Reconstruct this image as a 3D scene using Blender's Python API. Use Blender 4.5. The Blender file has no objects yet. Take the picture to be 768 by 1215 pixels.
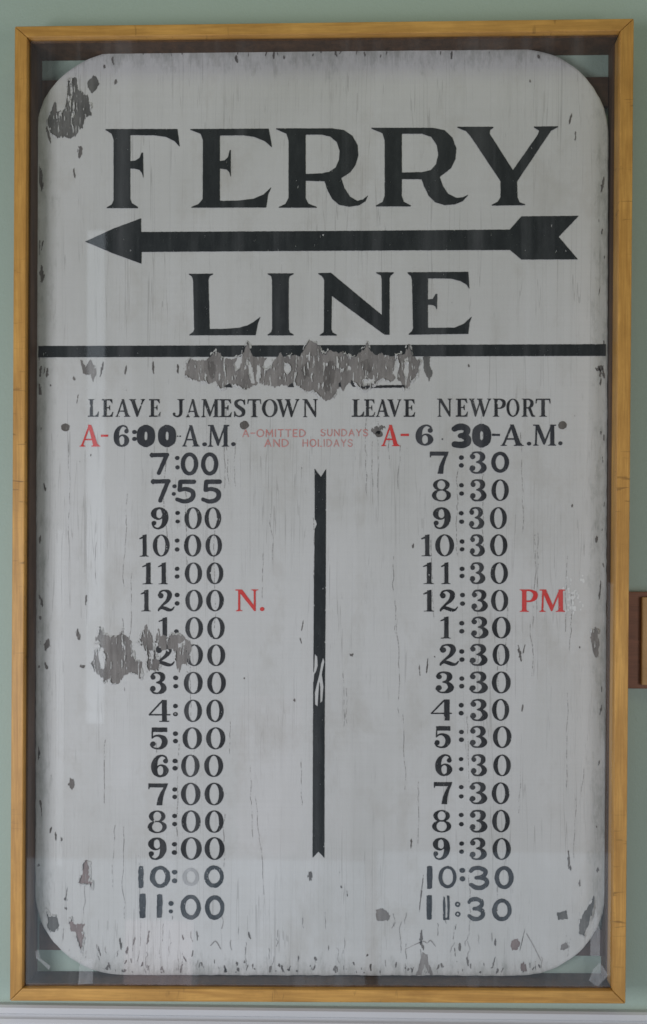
import bpy, math, random
import numpy as np
from mathutils import Matrix, Vector

C = bpy.context.scene
col = C.collection

# ------------------------------------------------------------------ camera
F_PX, PW, PH = 1067.0, 768.0, 1215.0
ROLL, PITCH, YAW = 0.003912813551423714, 0.003406549008084175, 0.017110779888823164
CX, CY = 413.84473196486465, 707.7958318438373
CAM = np.array([0.08055647918938208, -1.66, -0.14332672558364445])


def _rot(r, p, y):
    cr, sr, cp, sp, cy, sy = math.cos(r), math.sin(r), math.cos(p), math.sin(p), math.cos(y), math.sin(y)
    a = np.array([[cr, -sr, 0], [sr, cr, 0], [0, 0, 1]])
    b = np.array([[1, 0, 0], [0, cp, -sp], [0, sp, cp]])
    c = np.array([[cy, 0, sy], [0, 1, 0], [-sy, 0, cy]])
    return a @ b @ c


W2C = _rot(ROLL, PITCH, YAW) @ np.array([[1, 0, 0], [0, 0, -1], [0, 1, 0]])
C2W = W2C.T
cd = bpy.data.cameras.new('camera')
cam = bpy.data.objects.new('camera', cd)
col.objects.link(cam)
B = (np.diag([1, -1, -1]) @ W2C).T
cam.matrix_world = Matrix([list(B[0]) + [CAM[0]], list(B[1]) + [CAM[1]], list(B[2]) + [CAM[2]], [0, 0, 0, 1]])
cd.sensor_fit = 'VERTICAL'
cd.sensor_height = 36.0
cd.lens = F_PX / PH * 36.0
cd.shift_x = (PW / 2 - CX) / PH
cd.shift_y = (CY - PH / 2) / PH
cd.clip_start, cd.clip_end = 0.05, 60
C.camera = cam

# ------------------------------------------------------------------ world, lamps, exposure
w = bpy.data.worlds.new('World')
C.world = w
w.use_nodes = True
w.node_tree.nodes['Background'].inputs[0].default_value = (0.66, 0.68, 0.70, 1)
w.node_tree.nodes['Background'].inputs[1].default_value = 0.13


def area(name, loc, target, sx, sy, power, color):
    l = bpy.data.lights.new(name, 'AREA')
    l.shape = 'RECTANGLE'
    l.size, l.size_y, l.energy, l.color = sx, sy, power, color
    o = bpy.data.objects.new(name, l)
    col.objects.link(o)
    o.location = loc
    d = Vector(target) - Vector(loc)
    o.rotation_euler = d.to_track_quat('-Z', 'Y').to_euler()
    return o


area('window_light', (-1.80, -2.10, -0.50), (0.45, 0, -0.30), 0.9, 1.2, 43, (0.935, 0.925, 1.0))
area('low_reflection_light', (-0.62, -1.90, -1.785), (-0.62, 0, -1.2), 1.42, 1.18, 4.6, (0.66, 0.83, 1.0))  # added low panels, making the bright reflection in the lower glass
area('low_reflection_light', (0.79, -1.90, -1.745), (0.79, 0, -1.2), 1.30, 1.18, 4.0, (0.66, 0.83, 1.0))
area('side_fill_light', (1.95, -2.10, -0.50), (-0.30, 0, -0.25), 0.8, 1.2, 17, (1.0, 0.93, 0.95))  # added fill from the right, balancing the left window
area('ceiling_light', (0.3, -1.45, 2.35), (0.1, 0, 0.3), 1.6, 0.7, 7, (0.94, 1.0, 0.50))
# added strip lamps behind the camera, to reflect as pale streaks in the glass
area('streak_reflection_light', (-0.955, -1.90, 0.30), (-0.955, 0, 0.30), 0.070, 1.9, 0.62, (0.80, 0.90, 1.0))
area('streak_reflection_light', (-1.09, -1.90, -0.55), (-1.09, 0, -0.55), 0.030, 1.3, 0.12, (0.85, 0.92, 1.0))
area('streak_reflection_light', (1.035, -1.90, -0.85), (1.035, 0, -0.85), 0.050, 1.5, 0.24, (0.85, 0.92, 1.0))
# added pink panels low in the room, only to give two faint rosy reflections
area('rosy_reflection_light', (-0.28, -1.90, -0.84), (-0.28, 0, -0.70), 0.24, 0.60, 0.060, (1.0, 0.42, 0.45))
area('rosy_reflection_light', (-0.70, -1.87, -1.53), (-0.70, 0, -1.3), 0.26, 0.26, 0.200, (1.0, 0.70, 0.73))

C.view_settings.view_transform = 'Standard'
C.view_settings.look = 'None'
C.view_settings.exposure = 0
C.view_settings.gamma = 1
C.cycles.filter_width = 1.55
C.cycles.max_bounces = 8
C.cycles.transparent_max_bounces = 12


# ------------------------------------------------------------------ helpers: pixels of the flat board -> metres on it
def P(px, py, y):
    """photo pixel -> point on the vertical plane y (metres)"""
    px, py = np.asarray(px, float), np.asarray(py, float)
    d = np.stack([(px - CX) / F_PX, (py - CY) / F_PX, np.ones_like(px)], -1) @ C2W.T
    t = (y - CAM[1]) / d[..., 1]
    return CAM + d * t[..., None]


def tag(o, label=None, cat=None, group=None, kind=None):
    if label: o['label'] = label
    if cat: o['category'] = cat
    if group: o['group'] = group
    if kind: o['kind'] = kind
    return o


def empty(name, loc):
    o = bpy.data.objects.new(name, None)
    col.objects.link(o)
    o.location = loc
    o.empty_display_size = 0.1
    return o


def link(name, verts, faces, mat, parent=None):
    me = bpy.data.meshes.new(name)
    me.from_pydata([tuple(v) for v in verts], [], faces)
    me.update()
    me.materials.append(mat)
    o = bpy.data.objects.new(name, me)
    col.objects.link(o)
    if parent is not None:
        o.parent = parent
        o.matrix_parent_inverse = Matrix.Translation(-Vector(parent.location))
    return o


def bevel(o, wd, seg=2):
    m = o.modifiers.new('bevel', 'BEVEL')
    m.width, m.segments, m.limit_method = wd, seg, 'ANGLE'
    m.angle_limit = math.radians(40)
    return o


# ------------------------------------------------------------------ node materials
class NT:
    def __init__(s, name):
        s.m = bpy.data.materials.new(name)
        s.m.use_nodes = True
        s.t = s.m.node_tree
        s.n, s.l = s.t.nodes, s.t.links
        s.bsdf = s.n['Principled BSDF']
        s.out = s.n['Material Output']
        s.co = s.n.new('ShaderNodeTexCoord').outputs['Object']

    def put(s, a, b):
        if hasattr(a, 'is_output'): s.l.new(a, b)
        elif isinstance(a, tuple) and b.type == 'RGBA': b.default_value = tuple(a) + (1,) * (4 - len(a))
        else: b.default_value = a

    def noise(s, scale, size=1.0, detail=4, rough=0.55, dist=0.0, off=(0, 0, 0)):
        mp = s.n.new('ShaderNodeMapping')
        mp.inputs['Scale'].default_value = scale
        mp.inputs['Location'].default_value = off
        s.l.new(s.co, mp.inputs['Vector'])
        t = s.n.new('ShaderNodeTexNoise')
        t.inputs['Scale'].default_value = size
        t.inputs['Detail'].default_value = detail
        t.inputs['Roughness'].default_value = rough
        t.inputs['Distortion'].default_value = dist
        s.l.new(mp.outputs[0], t.inputs['Vector'])
        return t.outputs['Fac']

    def ramp(s, fac, stops, interp='LINEAR'):
        r = s.n.new('ShaderNodeValToRGB')
        e = r.color_ramp.elements
        r.color_ramp.interpolation = interp
        while len(e) < len(stops): e.new(0.5)
        for k, (p, c) in zip(e, stops):
            k.position = p
            k.color = tuple(c) + (1,) if isinstance(c, tuple) else (c, c, c, 1)
        s.l.new(fac, r.inputs[0])
        return r.outputs[0]

    def math(s, op, a, b=0.0, c=0.0, clamp=False):
        m = s.n.new('ShaderNodeMath')
        m.operation = op
        m.use_clamp = clamp
        for v, i in zip((a, b, c), m.inputs): s.put(v, i)
        return m.outputs[0]

    def mix(s, f, a, b, mode='MIX'):
        m = s.n.new('ShaderNodeMix')
        m.data_type, m.blend_type = 'RGBA', mode
        s.put(f, m.inputs[0])
        s.put(a, m.inputs[6])
        s.put(b, m.inputs[7])
        return m.outputs[2]

    def xyz(s):
        q = s.n.new('ShaderNodeSeparateXYZ')
        s.l.new(s.co, q.inputs[0])
        return q.outputs

    def bump(s, h, strength=0.3, dist=0.002):
        b = s.n.new('ShaderNodeBump')
        b.inputs['Strength'].default_value = strength
        b.inputs['Distance'].default_value = dist
        s.l.new(h, b.inputs['Height'])
        s.l.new(b.outputs[0], s.bsdf.inputs['Normal'])

    def done(s, color, rough=0.6, spec=0.3):
        s.put(color, s.bsdf.inputs['Base Color'])
        s.put(rough, s.bsdf.inputs['Roughness'])
        s.bsdf.inputs['Specular IOR Level'].default_value = spec
        return s.m


def wood(name, axis, c0, c1, tick, rough=0.45):
    s = NT(name)
    sc = (6, 60, 60) if axis == 'x' else (60, 60, 6)
    sf = (14, 420, 420) if axis == 'x' else (420, 420, 14)
    tk = (150, 60, 18) if axis == 'x' else (18, 60, 150)
    a = s.noise(sc, 1.0, 6, 0.6, 0.6)
    f = s.noise(sf, 1.0, 3, 0.6)
    base = s.mix(s.ramp(a, [(0.3, 0.0), (0.72, 1.0)]), c0, c1)
    base = s.mix(s.math('MULTIPLY', s.ramp(f, [(0.35, 1.0), (0.6, 0.0)]), 0.35), base, tuple(0.6 * v for v in c0))
    t = s.ramp(s.noise(tk, 1.0, 2, 0.5, 0.8, (3, 1, 7)), [(0.31, 1.0), (0.36, 0.0)])
    t2 = s.ramp(s.noise((5, 5, 5), 1.0, 2), [(0.45, 0.0), (0.6, 1.0)])
    base = s.mix(s.math('MULTIPLY', s.math('MULTIPLY', t, t2), tick), base, tuple(0.28 * v for v in c0))
    worn = s.ramp(s.noise((11, 11, 11), 1.0, 5, 0.65, 0.3), [(0.4, 0.0), (0.7, 1.0)])
    base = s.mix(s.math('MULTIPLY', worn, 0.45), base, tuple(0.66 * v for v in c0))
    s.bump(f, 0.15, 0.0006)
    return s.done(base, rough, 0.4)


OAK0, OAK1 = (0.44, 0.222, 0.048), (0.70, 0.395, 0.100)
M_oak_h = wood('oak_along', 'x', OAK0, OAK1, 0.55)
M_oak_v = wood('oak_upright', 'z', OAK0, OAK1, 0.75)
M_shade_liner = wood('shade_liner_wood', 'z', (0.050, 0.026, 0.013), (0.135, 0.070, 0.036), 0.2, 0.6)  # dark tone paints in the shade inside the case
M_cleat = wood('brown_cleat_wood', 'x', (0.055, 0.028, 0.017), (0.10, 0.050, 0.030), 0.3, 0.6)
M_plaque = wood('brown_plaque_wood', 'x', (0.15, 0.060, 0.028), (0.27, 0.110, 0.052), 0.6, 0.5)
M_plaque_face = wood('tan_plaque_wood', 'z', (0.44, 0.25, 0.09), (0.58, 0.35, 0.14), 0.3, 0.5)


def mat_wall():
    s = NT('sage_wall_paint')
    a = s.noise((1.2, 1.2, 1.2), 1.0, 4)
    f = s.noise((260, 260, 260), 1.0, 3)
    c = s.mix(a, (0.345, 0.440, 0.375), (0.380, 0.478, 0.410))
    c = s.mix(s.math('MULTIPLY', f, 0.10), c, (0.21, 0.29, 0.26))
    s.bump(s.math('ADD', f, s.noise((70, 70, 70), 1.0, 2)), 0.5, 0.0012)
    return s.done(c, 0.6, 0.3)


def mat_trim():
    s = NT('white_trim_paint')
    a = s.noise((3, 40, 40), 1.0, 4)
    return s.done(s.mix(a, (0.50, 0.52, 0.53), (0.60, 0.61, 0.61)), 0.45, 0.4)


def mat_board():
    s = NT('aged_white_paint')
    X = s.xyz()
    big = s.noise((2.6, 2.6, 1.7), 1.0, 5, 0.6, 0.4)
    c = s.mix(s.ramp(big, [(0.3, 0.0), (0.7, 1.0)]), (0.540, 0.540, 0.520), (0.665, 0.665, 0.660))
    # brush streaks running down the board
    st = s.noise((130, 1, 1.6), 1.0, 4, 0.6)
    c = s.mix(s.math('MULTIPLY', s.ramp(st, [(0.35, 1.0), (0.62, 0.0)]), 0.07), c, (0.40, 0.40, 0.385))
    st2 = s.noise((38, 1, 0.8), 1.0, 3, 0.55, 0.0, (5, 0, 2))
    c = s.mix(s.math('MULTIPLY', s.ramp(st2, [(0.45, 0.0), (0.7, 1.0)]), 0.14), c, (0.70, 0.71, 0.72))
    # faint cross weave
    wv = s.noise((5, 1, 240), 1.0, 3, 0.6)
    c = s.mix(s.math('MULTIPLY', s.ramp(wv, [(0.35, 1.0), (0.6, 0.0)]), 0.07), c, (0.40, 0.40, 0.39))
    # hairline cracks following the grain
    cr = s.noise((62, 1, 1.3), 1.0, 2, 0.5, 0.0, (1, 0, 9))
    ln = s.math('LESS_THAN', s.math('ABSOLUTE', s.math('SUBTRACT', cr, 0.5)), 0.0058)
    br = s.ramp(s.noise((5, 1, 5), 1.0, 3, 0.6, 0.0, (7, 0, 3)), [(0.42, 0.0), (0.58, 1.0)])
    c = s.mix(s.math('MULTIPLY', s.math('MULTIPLY', ln, br), 0.36), c, (0.24, 0.23, 0.22))
    cr2 = s.noise((150, 1, 4.0), 1.0, 2, 0.5, 0.0, (4, 0, 1))
    ln2 = s.math('LESS_THAN', s.math('ABSOLUTE', s.math('SUBTRACT', cr2, 0.47)), 0.010)
    br2 = s.ramp(s.noise((7, 1, 6), 1.0, 3, 0.6, 0.0, (2, 0, 8)), [(0.50, 0.0), (0.64, 1.0)])
    c = s.mix(s.math('MULTIPLY', s.math('MULTIPLY', ln2, br2), 0.22), c, (0.25, 0.24, 0.23))
    # blotchy old stains
    sp = s.ramp(s.noise((9, 1, 6), 1.0, 6, 0.7, 0.2, (2, 0, 5)), [(0.52, 0.0), (0.76, 1.0)])
    c = s.mix(s.math('MULTIPLY', sp, 0.55), c, (0.43, 0.41, 0.37))
    # grime worn into the edges of the board, with the frame's shadow painted in
    ax = s.math('SUBTRACT', s.math('ABSOLUTE', X[0]), 0.475)
    az = s.math('SUBTRACT', s.math('ABSOLUTE', X[2]), 0.79)
    eg = s.math('MAXIMUM', ax, az)
    en = s.math('ADD', s.math('MULTIPLY', s.noise((30, 1, 11), 1.0, 6, 0.75), 0.6), s.math('MULTIPLY', s.noise((90, 1, 30), 1.0, 4, 0.7, 0.0, (6, 0, 6)), 0.4))
    em = s.math('ADD', s.math('MULTIPLY', s.math('MINIMUM', eg, 0.05), 17.0), s.math('SUBTRACT', s.math('MULTIPLY', en, 4.6), 2.62))
    c = s.mix(s.math('MULTIPLY', s.ramp(em, [(0.10, 0.0), (0.9, 1.0)]), 0.58), c, (0.23, 0.24, 0.215))
    h = s.math('ADD', s.math('MULTIPLY', st, 0.5), s.math('MULTIPLY', ln, -0.5))
    s.bump(h, 0.25, 0.0012)
    return s.done(c, 0.55, 0.3)


def mat_flake(name, c0, c1):
    s = NT(name)
    g = s.noise((170, 1, 9), 1.0, 5, 0.65, 0.3)
    b = s.noise((26, 1, 13), 1.0, 4, 0.6)
    c = s.mix(s.ramp(g, [(0.3, 0.0), (0.7, 1.0)]), c0, c1)
    c = s.mix(s.math('MULTIPLY', s.ramp(b, [(0.4, 0.0), (0.68, 1.0)]), 0.65), c, tuple(0.55 * v for v in c0))
    r = s.ramp(s.noise((330, 1, 60), 1.0, 3, 0.6, 0.0, (3, 0, 3)), [(0.63, 0.0), (0.68, 1.0)])
    c = s.mix(s.math('MULTIPLY', r, 0.5), c, (0.42, 0.41, 0.40))
    s.bump(g, 0.5, 0.001)
    return s.done(c, 0.85, 0.2)


def mat_paint(name, base, worn, amt):
    s = NT(name)
    a = s.noise((60, 1, 20), 1.0, 5, 0.65)
    c = s.mix(s.math('MULTIPLY', s.ramp(a, [(0.42, 0.0), (0.75, 1.0)]), amt), base, worn)
    f = s.noise((420, 1, 160), 1.0, 3, 0.6)
    c = s.mix(s.math('MULTIPLY', s.ramp(f, [(0.55, 0.0), (0.72, 1.0)]), amt * 0.6), c, worn)
    s.bump(a, 0.2, 0.0006)
    return s.done(c, 0.55, 0.2)


M_wall, M_trim, M_board = mat_wall(), mat_trim(), mat_board()
M_grey = mat_flake('bare_grey_wood', (0.205, 0.190, 0.180), (0.315, 0.296, 0.283))
M_dark = mat_flake('dark_bare_wood', (0.115, 0.114, 0.108), (0.190, 0.187, 0.178))
M_rose = mat_flake('primer_brown', (0.215, 0.165, 0.155), (0.30, 0.24, 0.23))
M_chip = mat_flake('chip_brown', (0.105, 0.097, 0.091), (0.240, 0.222, 0.210))
M_crack = mat_flake('hairline_crack', (0.30, 0.285, 0.275), (0.40, 0.385, 0.37))
M_scuff = mat_paint('pale_scuff', (0.74, 0.75, 0.74), (0.60, 0.60, 0.59), 0.6)
M_black = mat_paint('black_sign_paint', (0.008, 0.012, 0.014), (0.055, 0.064, 0.064), 0.35)
M_black_small = mat_paint('worn_black_paint', (0.011, 0.013, 0.016), (0.110, 0.112, 0.114), 0.42)
M_marker = mat_paint('dense_black_paint', (0.024, 0.027, 0.034), (0.070, 0.074, 0.080), 0.5)
M_dry = mat_paint('dry_black_paint', (0.012, 0.017, 0.022), (0.150, 0.160, 0.170), 0.6)
M_ghost = mat_paint('ghost_paint', (0.37, 0.37, 0.37), (0.50, 0.50, 0.50), 0.9)
M_halo = mat_paint('repaint_white', (0.655, 0.665, 0.68), (0.60, 0.605, 0.61), 0.6)
M_red = mat_paint('red_paint', (0.66, 0.040, 0.038), (0.66, 0.17, 0.14), 0.35)
M_pink = mat_paint('faded_red_paint', (0.62, 0.215, 0.195), (0.63, 0.42, 0.40), 0.8)
M_nail = mat_flake('rusty_nail', (0.105, 0.095, 0.085), (0.190, 0.172, 0.155))


def mat_glass():
    s = NT('old_window_glass')
    s.n.remove(s.bsdf)
    tr = s.n.new('ShaderNodeBsdfTransparent')
    tr.inputs[0].default_value = (0.955, 0.965, 0.96, 1)
    gl = s.n.new('ShaderNodeBsdfGlossy')
    gl.inputs["Roughness"].default_value = 0.035
    fr = s.n.new('ShaderNodeFresnel')
    fr.inputs['IOR'].default_value = 1.5
    f2 = s.math('MULTIPLY', fr.outputs[0], 1.35, clamp=True)
    m1 = s.n.new('ShaderNodeMixShader')
    s.l.new(f2, m1.inputs[0])
    s.l.new(tr.outputs[0], m1.inputs[1])
    s.l.new(gl.outputs[0], m1.inputs[2])
    # a film of dust, its upright streaks painted in as pale reflections
    df = s.n.new('ShaderNodeBsdfDiffuse')
    df.inputs[0].default_value = (0.72, 0.74, 0.76, 1)
    a = s.ramp(s.noise((22, 1, 0.7), 1.0, 4, 0.6, 0.0, (2.3, 0, 1)), [(0.50, 0.0), (0.78, 1.0)])
    b = s.noise((3, 1, 3), 1.0, 4, 0.6)
    d = s.math('ADD', 0.006, s.math('ADD', s.math('MULTIPLY', a, 0.07), s.math('MULTIPLY', b, 0.012)))
    m2 = s.n.new('ShaderNodeMixShader')
    s.l.new(d, m2.inputs[0])
    s.l.new(m1.outputs[0], m2.inputs[1])
    s.l.new(df.outputs[0], m2.inputs[2])
    s.l.new(m2.outputs[0], s.out.inputs['Surface'])
    return s.m


def mat_reflection_patch():
    s = NT('pale_reflection_film')  # see-through pale film that paints in a reflection
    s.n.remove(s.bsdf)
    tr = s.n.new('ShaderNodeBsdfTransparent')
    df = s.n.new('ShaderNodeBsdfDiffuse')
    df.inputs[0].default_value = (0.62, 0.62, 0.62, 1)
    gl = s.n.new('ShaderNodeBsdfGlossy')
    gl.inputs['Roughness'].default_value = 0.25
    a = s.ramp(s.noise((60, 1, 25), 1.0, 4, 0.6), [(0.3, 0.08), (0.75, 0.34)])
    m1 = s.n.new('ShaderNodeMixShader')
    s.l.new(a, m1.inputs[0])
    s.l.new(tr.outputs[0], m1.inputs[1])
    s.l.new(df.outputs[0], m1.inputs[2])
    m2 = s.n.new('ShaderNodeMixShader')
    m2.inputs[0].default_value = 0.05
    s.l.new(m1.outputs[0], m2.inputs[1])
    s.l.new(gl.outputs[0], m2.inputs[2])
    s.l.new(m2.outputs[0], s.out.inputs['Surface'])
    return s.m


M_glass, M_reflection_patch = mat_glass(), mat_reflection_patch()

# ------------------------------------------------------------------ the wall and its trim
Y_WALL = 0.0
v = [(-3, 0, -0.985), (3, 0, -0.985), (3, 0, 2.6), (-3, 0, 2.6)]
o = link('wall', v, [(0, 1, 2, 3)], M_wall)
tag(o, 'sage green painted plaster wall behind the framed sign', 'wall', kind='structure')


def extrude_x(name, prof, x0, x1, mat):
    n = len(prof)
    vs = [(x0, y, z) for y, z in prof] + [(x1, y, z) for y, z in prof]
    fs = [(i, (i + 1) % n, n + (i + 1) % n, n + i) for i in range(n)]
    fs += [tuple(range(n - 1, -1, -1)), tuple(range(n, 2 * n))]
    return link(name, vs, fs, mat)


zt = P(384, 1199, -0.018)[2]
prof = [(0.0, zt), (-0.012, zt + 0.001), (-0.017, zt - 0.002), (-0.018, zt - 0.012), (-0.015, zt - 0.0145), (-0.013, zt - 0.0165),
        (-0.016, zt - 0.019), (-0.021, zt - 0.021), (-0.024, zt - 0.026), (-0.024, zt - 0.06), (-0.018, zt - 0.072), (-0.012, zt - 0.08), (0.0, zt - 0.08)]
o = extrude_x('wall_trim', prof, -3, 3, M_trim)
tag(o, 'white painted moulding strip running along the wall below the frame', 'moulding', kind='structure')

# ------------------------------------------------------------------ display frame
FD = 0.066
Y_GLASS, Y_BOARD, BT = -0.0560, -0.0205, 0.0105
OUT = [(17.5, 31), (752.5, 21.7), (742.5, 1191.2), (11.7, 1187.8)]
INN = [(32.2, 43.9), (736.6, 36.2), (727.3, 1176), (26.3, 1173)]
po = [P(a, b, -FD) for a, b in OUT]
pi = [P(a, b, -FD) for a, b in INN]
frame = empty('display_frame', (0, 0, float(po[2][2])))
tag(frame, 'shallow golden oak display case with glass front hanging on the green wall', 'display case')
G = 0.0003


def rail(i, mat):
    j = (i + 1) % 4
    q = [po[i], po[j], pi[j], pi[i]]
    c = sum(q) / 4
    d = (po[j] - po[i]) / np.linalg.norm(po[j] - po[i])
    q = [q[0] + d * G, q[1] - d * G, q[2] - d * G, q[3] + d * G]
    vs = [(p[0], -0.0005, p[2]) for p in q] + [(p[0], -FD, p[2]) for p in q]
    fs = [(0, 1, 2, 3), (7, 6, 5, 4), (0, 4, 5, 1), (1, 5, 6, 2), (2, 6, 7, 3), (3, 7, 4, 0)]
    o = link('rail', vs, fs, mat, frame)
    bevel(o, 0.0016, 3)
    return o


for i in range(4): rail(i, M_oak_h if i % 2 == 0 else M_oak_v)

cen = sum(pi) / 4


def inset(p, t):
    return np.array([p[0] - t * np.sign(p[0] - cen[0]), p[1], p[2] - t * np.sign(p[2] - cen[2])])


# strips along each rail, darkened to paint in the shade of the recess
for i in range(4):
    j = (i + 1) % 4
    a, b = inset(pi[i], 0.0004), inset(pi[j], 0.0004)
    a2, b2 = inset(pi[i], 0.004), inset(pi[j], 0.004)
    vs = [(p[0], -0.001, p[2]) for p in (a, b, b2, a2)] + [(p[0], (-0.030 if i == 1 else Y_GLASS + 0.0025), p[2]) for p in (a, b, b2, a2)]
    fs = [(0, 1, 2, 3), (7, 6, 5, 4), (0, 4, 5, 1), (1, 5, 6, 2), (2, 6, 7, 3), (3, 7, 4, 0)]
    link('shade_liner', vs, fs, M_shade_liner, frame)

gi = [inset(p, 0.0006) for p in pi]
vs = [(p[0], Y_GLASS + 0.002, p[2]) for p in gi] + [(p[0], Y_GLASS, p[2]) for p in gi]
link('glass_pane', [(p[0], Y_GLASS, p[2]) for p in gi], [(0, 1, 2, 3)], M_glass, frame)


def box(name, x0, x1, y0, y1, z0, z1, mat, parent=None, bv=0.001):
    vs = [(x, y, z) for y in (y0, y1) for x, z in ((x0, z0), (x1, z0), (x1, z1), (x0, z1))]
    fs = [(0, 1, 2, 3), (7, 6, 5, 4), (0, 4, 5, 1), (1, 5, 6, 2), (2, 6, 7, 3), (3, 7, 4, 0)]
    o = link(name, vs, fs, mat, parent)
    if bv: bevel(o, bv, 2)
    return o


xl, xr = gi[0][0] + 0.005, gi[1][0] - 0.005
yc = Y_BOARD + BT
za, zb = P(384, 93, yc)[2], P(384, 128, yc)[2]
box('cleat', xl, xr, yc + 0.0003, -0.0008, zb, za, M_cleat, frame)
za, zb = P(384, 1100, yc)[2], P(384, 1131, yc)[2]
box('cleat', xl, xr, yc + 0.0003, -0.0008, zb, za, M_cleat, frame)


# ------------------------------------------------------------------ outlines as distance fields (pixels of the board), meshed as sheets of paint
rng = np.random.RandomState(7)
LAT = rng.rand(256, 256)


def vnoise(x, y):
    xi, yi = np.floor(x).astype(int), np.floor(y).astype(int)
    fx, fy = x - xi, y - yi
    fx, fy = fx * fx * (3 - 2 * fx), fy * fy * (3 - 2 * fy)
    a, b = LAT[yi % 256, xi % 256], LAT[yi % 256, (xi + 1) % 256]
    c, d = LAT[(yi + 1) % 256, xi % 256], LAT[(yi + 1) % 256, (xi + 1) % 256]
    return (a * (1 - fx) + b * fx) * (1 - fy) + (c * (1 - fx) + d * fx) * fy


def fbm(x, y, oct=3):
    t, amp, n = 0, 0.5, 0
    for k in range(oct):
        t = t + amp * vnoise(x + 17.3 * k, y + 9.1 * k)
        n += amp
        x, y, amp = x * 2.03, y * 2.03, amp * 0.5
    return t / n - 0.5


def d_poly(X, Y, pts):
    pts = np.asarray(pts, float)
    d = np.full(X.shape, 1e9)
    ins = np.zeros(X.shape, bool)
    n = len(pts)
    for k in range(n):
        ax, ay = pts[k]
        bx, by = pts[(k + 1) % n]
        ex, ey = bx - ax, by - ay
        L = ex * ex + ey * ey
        if L < 1e-12: continue
        t = np.clip(((X - ax) * ex + (Y - ay) * ey) / L, 0, 1)
        d = np.minimum(d, (X - ax - t * ex) ** 2 + (Y - ay - t * ey) ** 2)
        if ay != by:
            c = ((ay <= Y) & (by > Y)) | ((by <= Y) & (ay > Y))
            ins ^= c & (X < ax + (Y - ay) / (by - ay) * ex)
    d = np.sqrt(d)
    return np.where(ins, -d, d)


def spline(pts, n=7):
    p = np.asarray(pts, float)
    q = np.vstack([2 * p[0] - p[1], p, 2 * p[-1] - p[-2]])
    out = []
    for i in range(1, len(q) - 2):
        for t in np.linspace(0, 1, n, endpoint=False):
            out.append(0.5 * ((2 * q[i]) + (q[i + 1] - q[i - 1]) * t + (2 * q[i - 1] - 5 * q[i] + 4 * q[i + 1] - q[i + 2]) * t * t
                              + (3 * q[i] - q[i - 1] - 3 * q[i + 1] + q[i + 2]) * t ** 3))
    out.append(p[-1])
    return np.array(out)


def d_stroke(X, Y, pts, smooth=True):
    p = spline(pts) if smooth and len(pts) > 2 else np.asarray(pts, float)
    d = np.full(X.shape, 1e9)
    for (ax, ay, ar), (bx, by, br) in zip(p[:-1], p[1:]):
        ex, ey = bx - ax, by - ay
        L = max(ex * ex + ey * ey, 1e-12)
        t = np.clip(((X - ax) * ex + (Y - ay) * ey) / L, 0, 1)
        d = np.minimum(d, np.hypot(X - ax - t * ex, Y - ay - t * ey) - (ar + (br - ar) * t))
    return d


def d_ell(X, Y, cx, cy, rx, ry):
    x, y = X - cx, Y - cy
    k0 = np.hypot(x / rx, y / ry)
    k1 = np.hypot(x / rx ** 2, y / ry ** 2) + 1e-9
    return np.where(k0 < 1e-6, -min(rx, ry), k0 * (k0 - 1) / k1)


def field_mesh(d, x0, y0, h):
    """filled marching squares of d < 0 -> verts (pixels), faces"""
    V, Fc = [], []
    ins = d < 0
    full = ins[:-1, :-1] & ins[1:, :-1] & ins[:-1, 1:] & ins[1:, 1:]
    anyi = ins[:-1, :-1] | ins[1:, :-1] | ins[:-1, 1:] | ins[1:, 1:]
    for j in range(full.shape[0]):
        r = np.concatenate([[0], full[j].astype(int), [0]])
        e = np.flatnonzero(np.diff(r))
        for s, t in zip(e[::2], e[1::2]):
            k = len(V)
            V += [(x0 + s * h, y0 + (j + 1) * h), (x0 + t * h, y0 + (j + 1) * h), (x0 + t * h, y0 + j * h), (x0 + s * h, y0 + j * h)]
            Fc.append((k, k + 1, k + 2, k + 3))
    bj, bi = np.nonzero(anyi & ~full)
    for j, i in zip(bj, bi):
        cs = ((i, j + 1), (i + 1, j + 1), (i + 1, j), (i, j))
        vals = [d[b, a] for a, b in cs]
        poly = []
        for k in range(4):
            (ax, ay), (bx, by) = cs[k], cs[(k + 1) % 4]
            va, vb = vals[k], vals[(k + 1) % 4]
            if va < 0: poly.append((x0 + ax * h, y0 + ay * h))
            if (va < 0) != (vb < 0):
                t = va / (va - vb)
                poly.append((x0 + (ax + (bx - ax) * t) * h, y0 + (ay + (by - ay) * t) * h))
        if len(poly) >= 3:
            k = len(V)
            V += poly
            Fc.append(tuple(range(k, k + len(poly))))
    return V, Fc


def grid(x0, y0, x1, y1, h):
    xs = np.arange(x0, x1 + h, h)
    ys = np.arange(y0, y1 + h, h)
    return np.meshgrid(xs, ys)


LIFT = {'halo': 0.00025, 'flake': 0.0005, 'chip': 0.0006, 'paint': 0.0008, 'nail': 0.0011}
SEED = [0.0]


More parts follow.
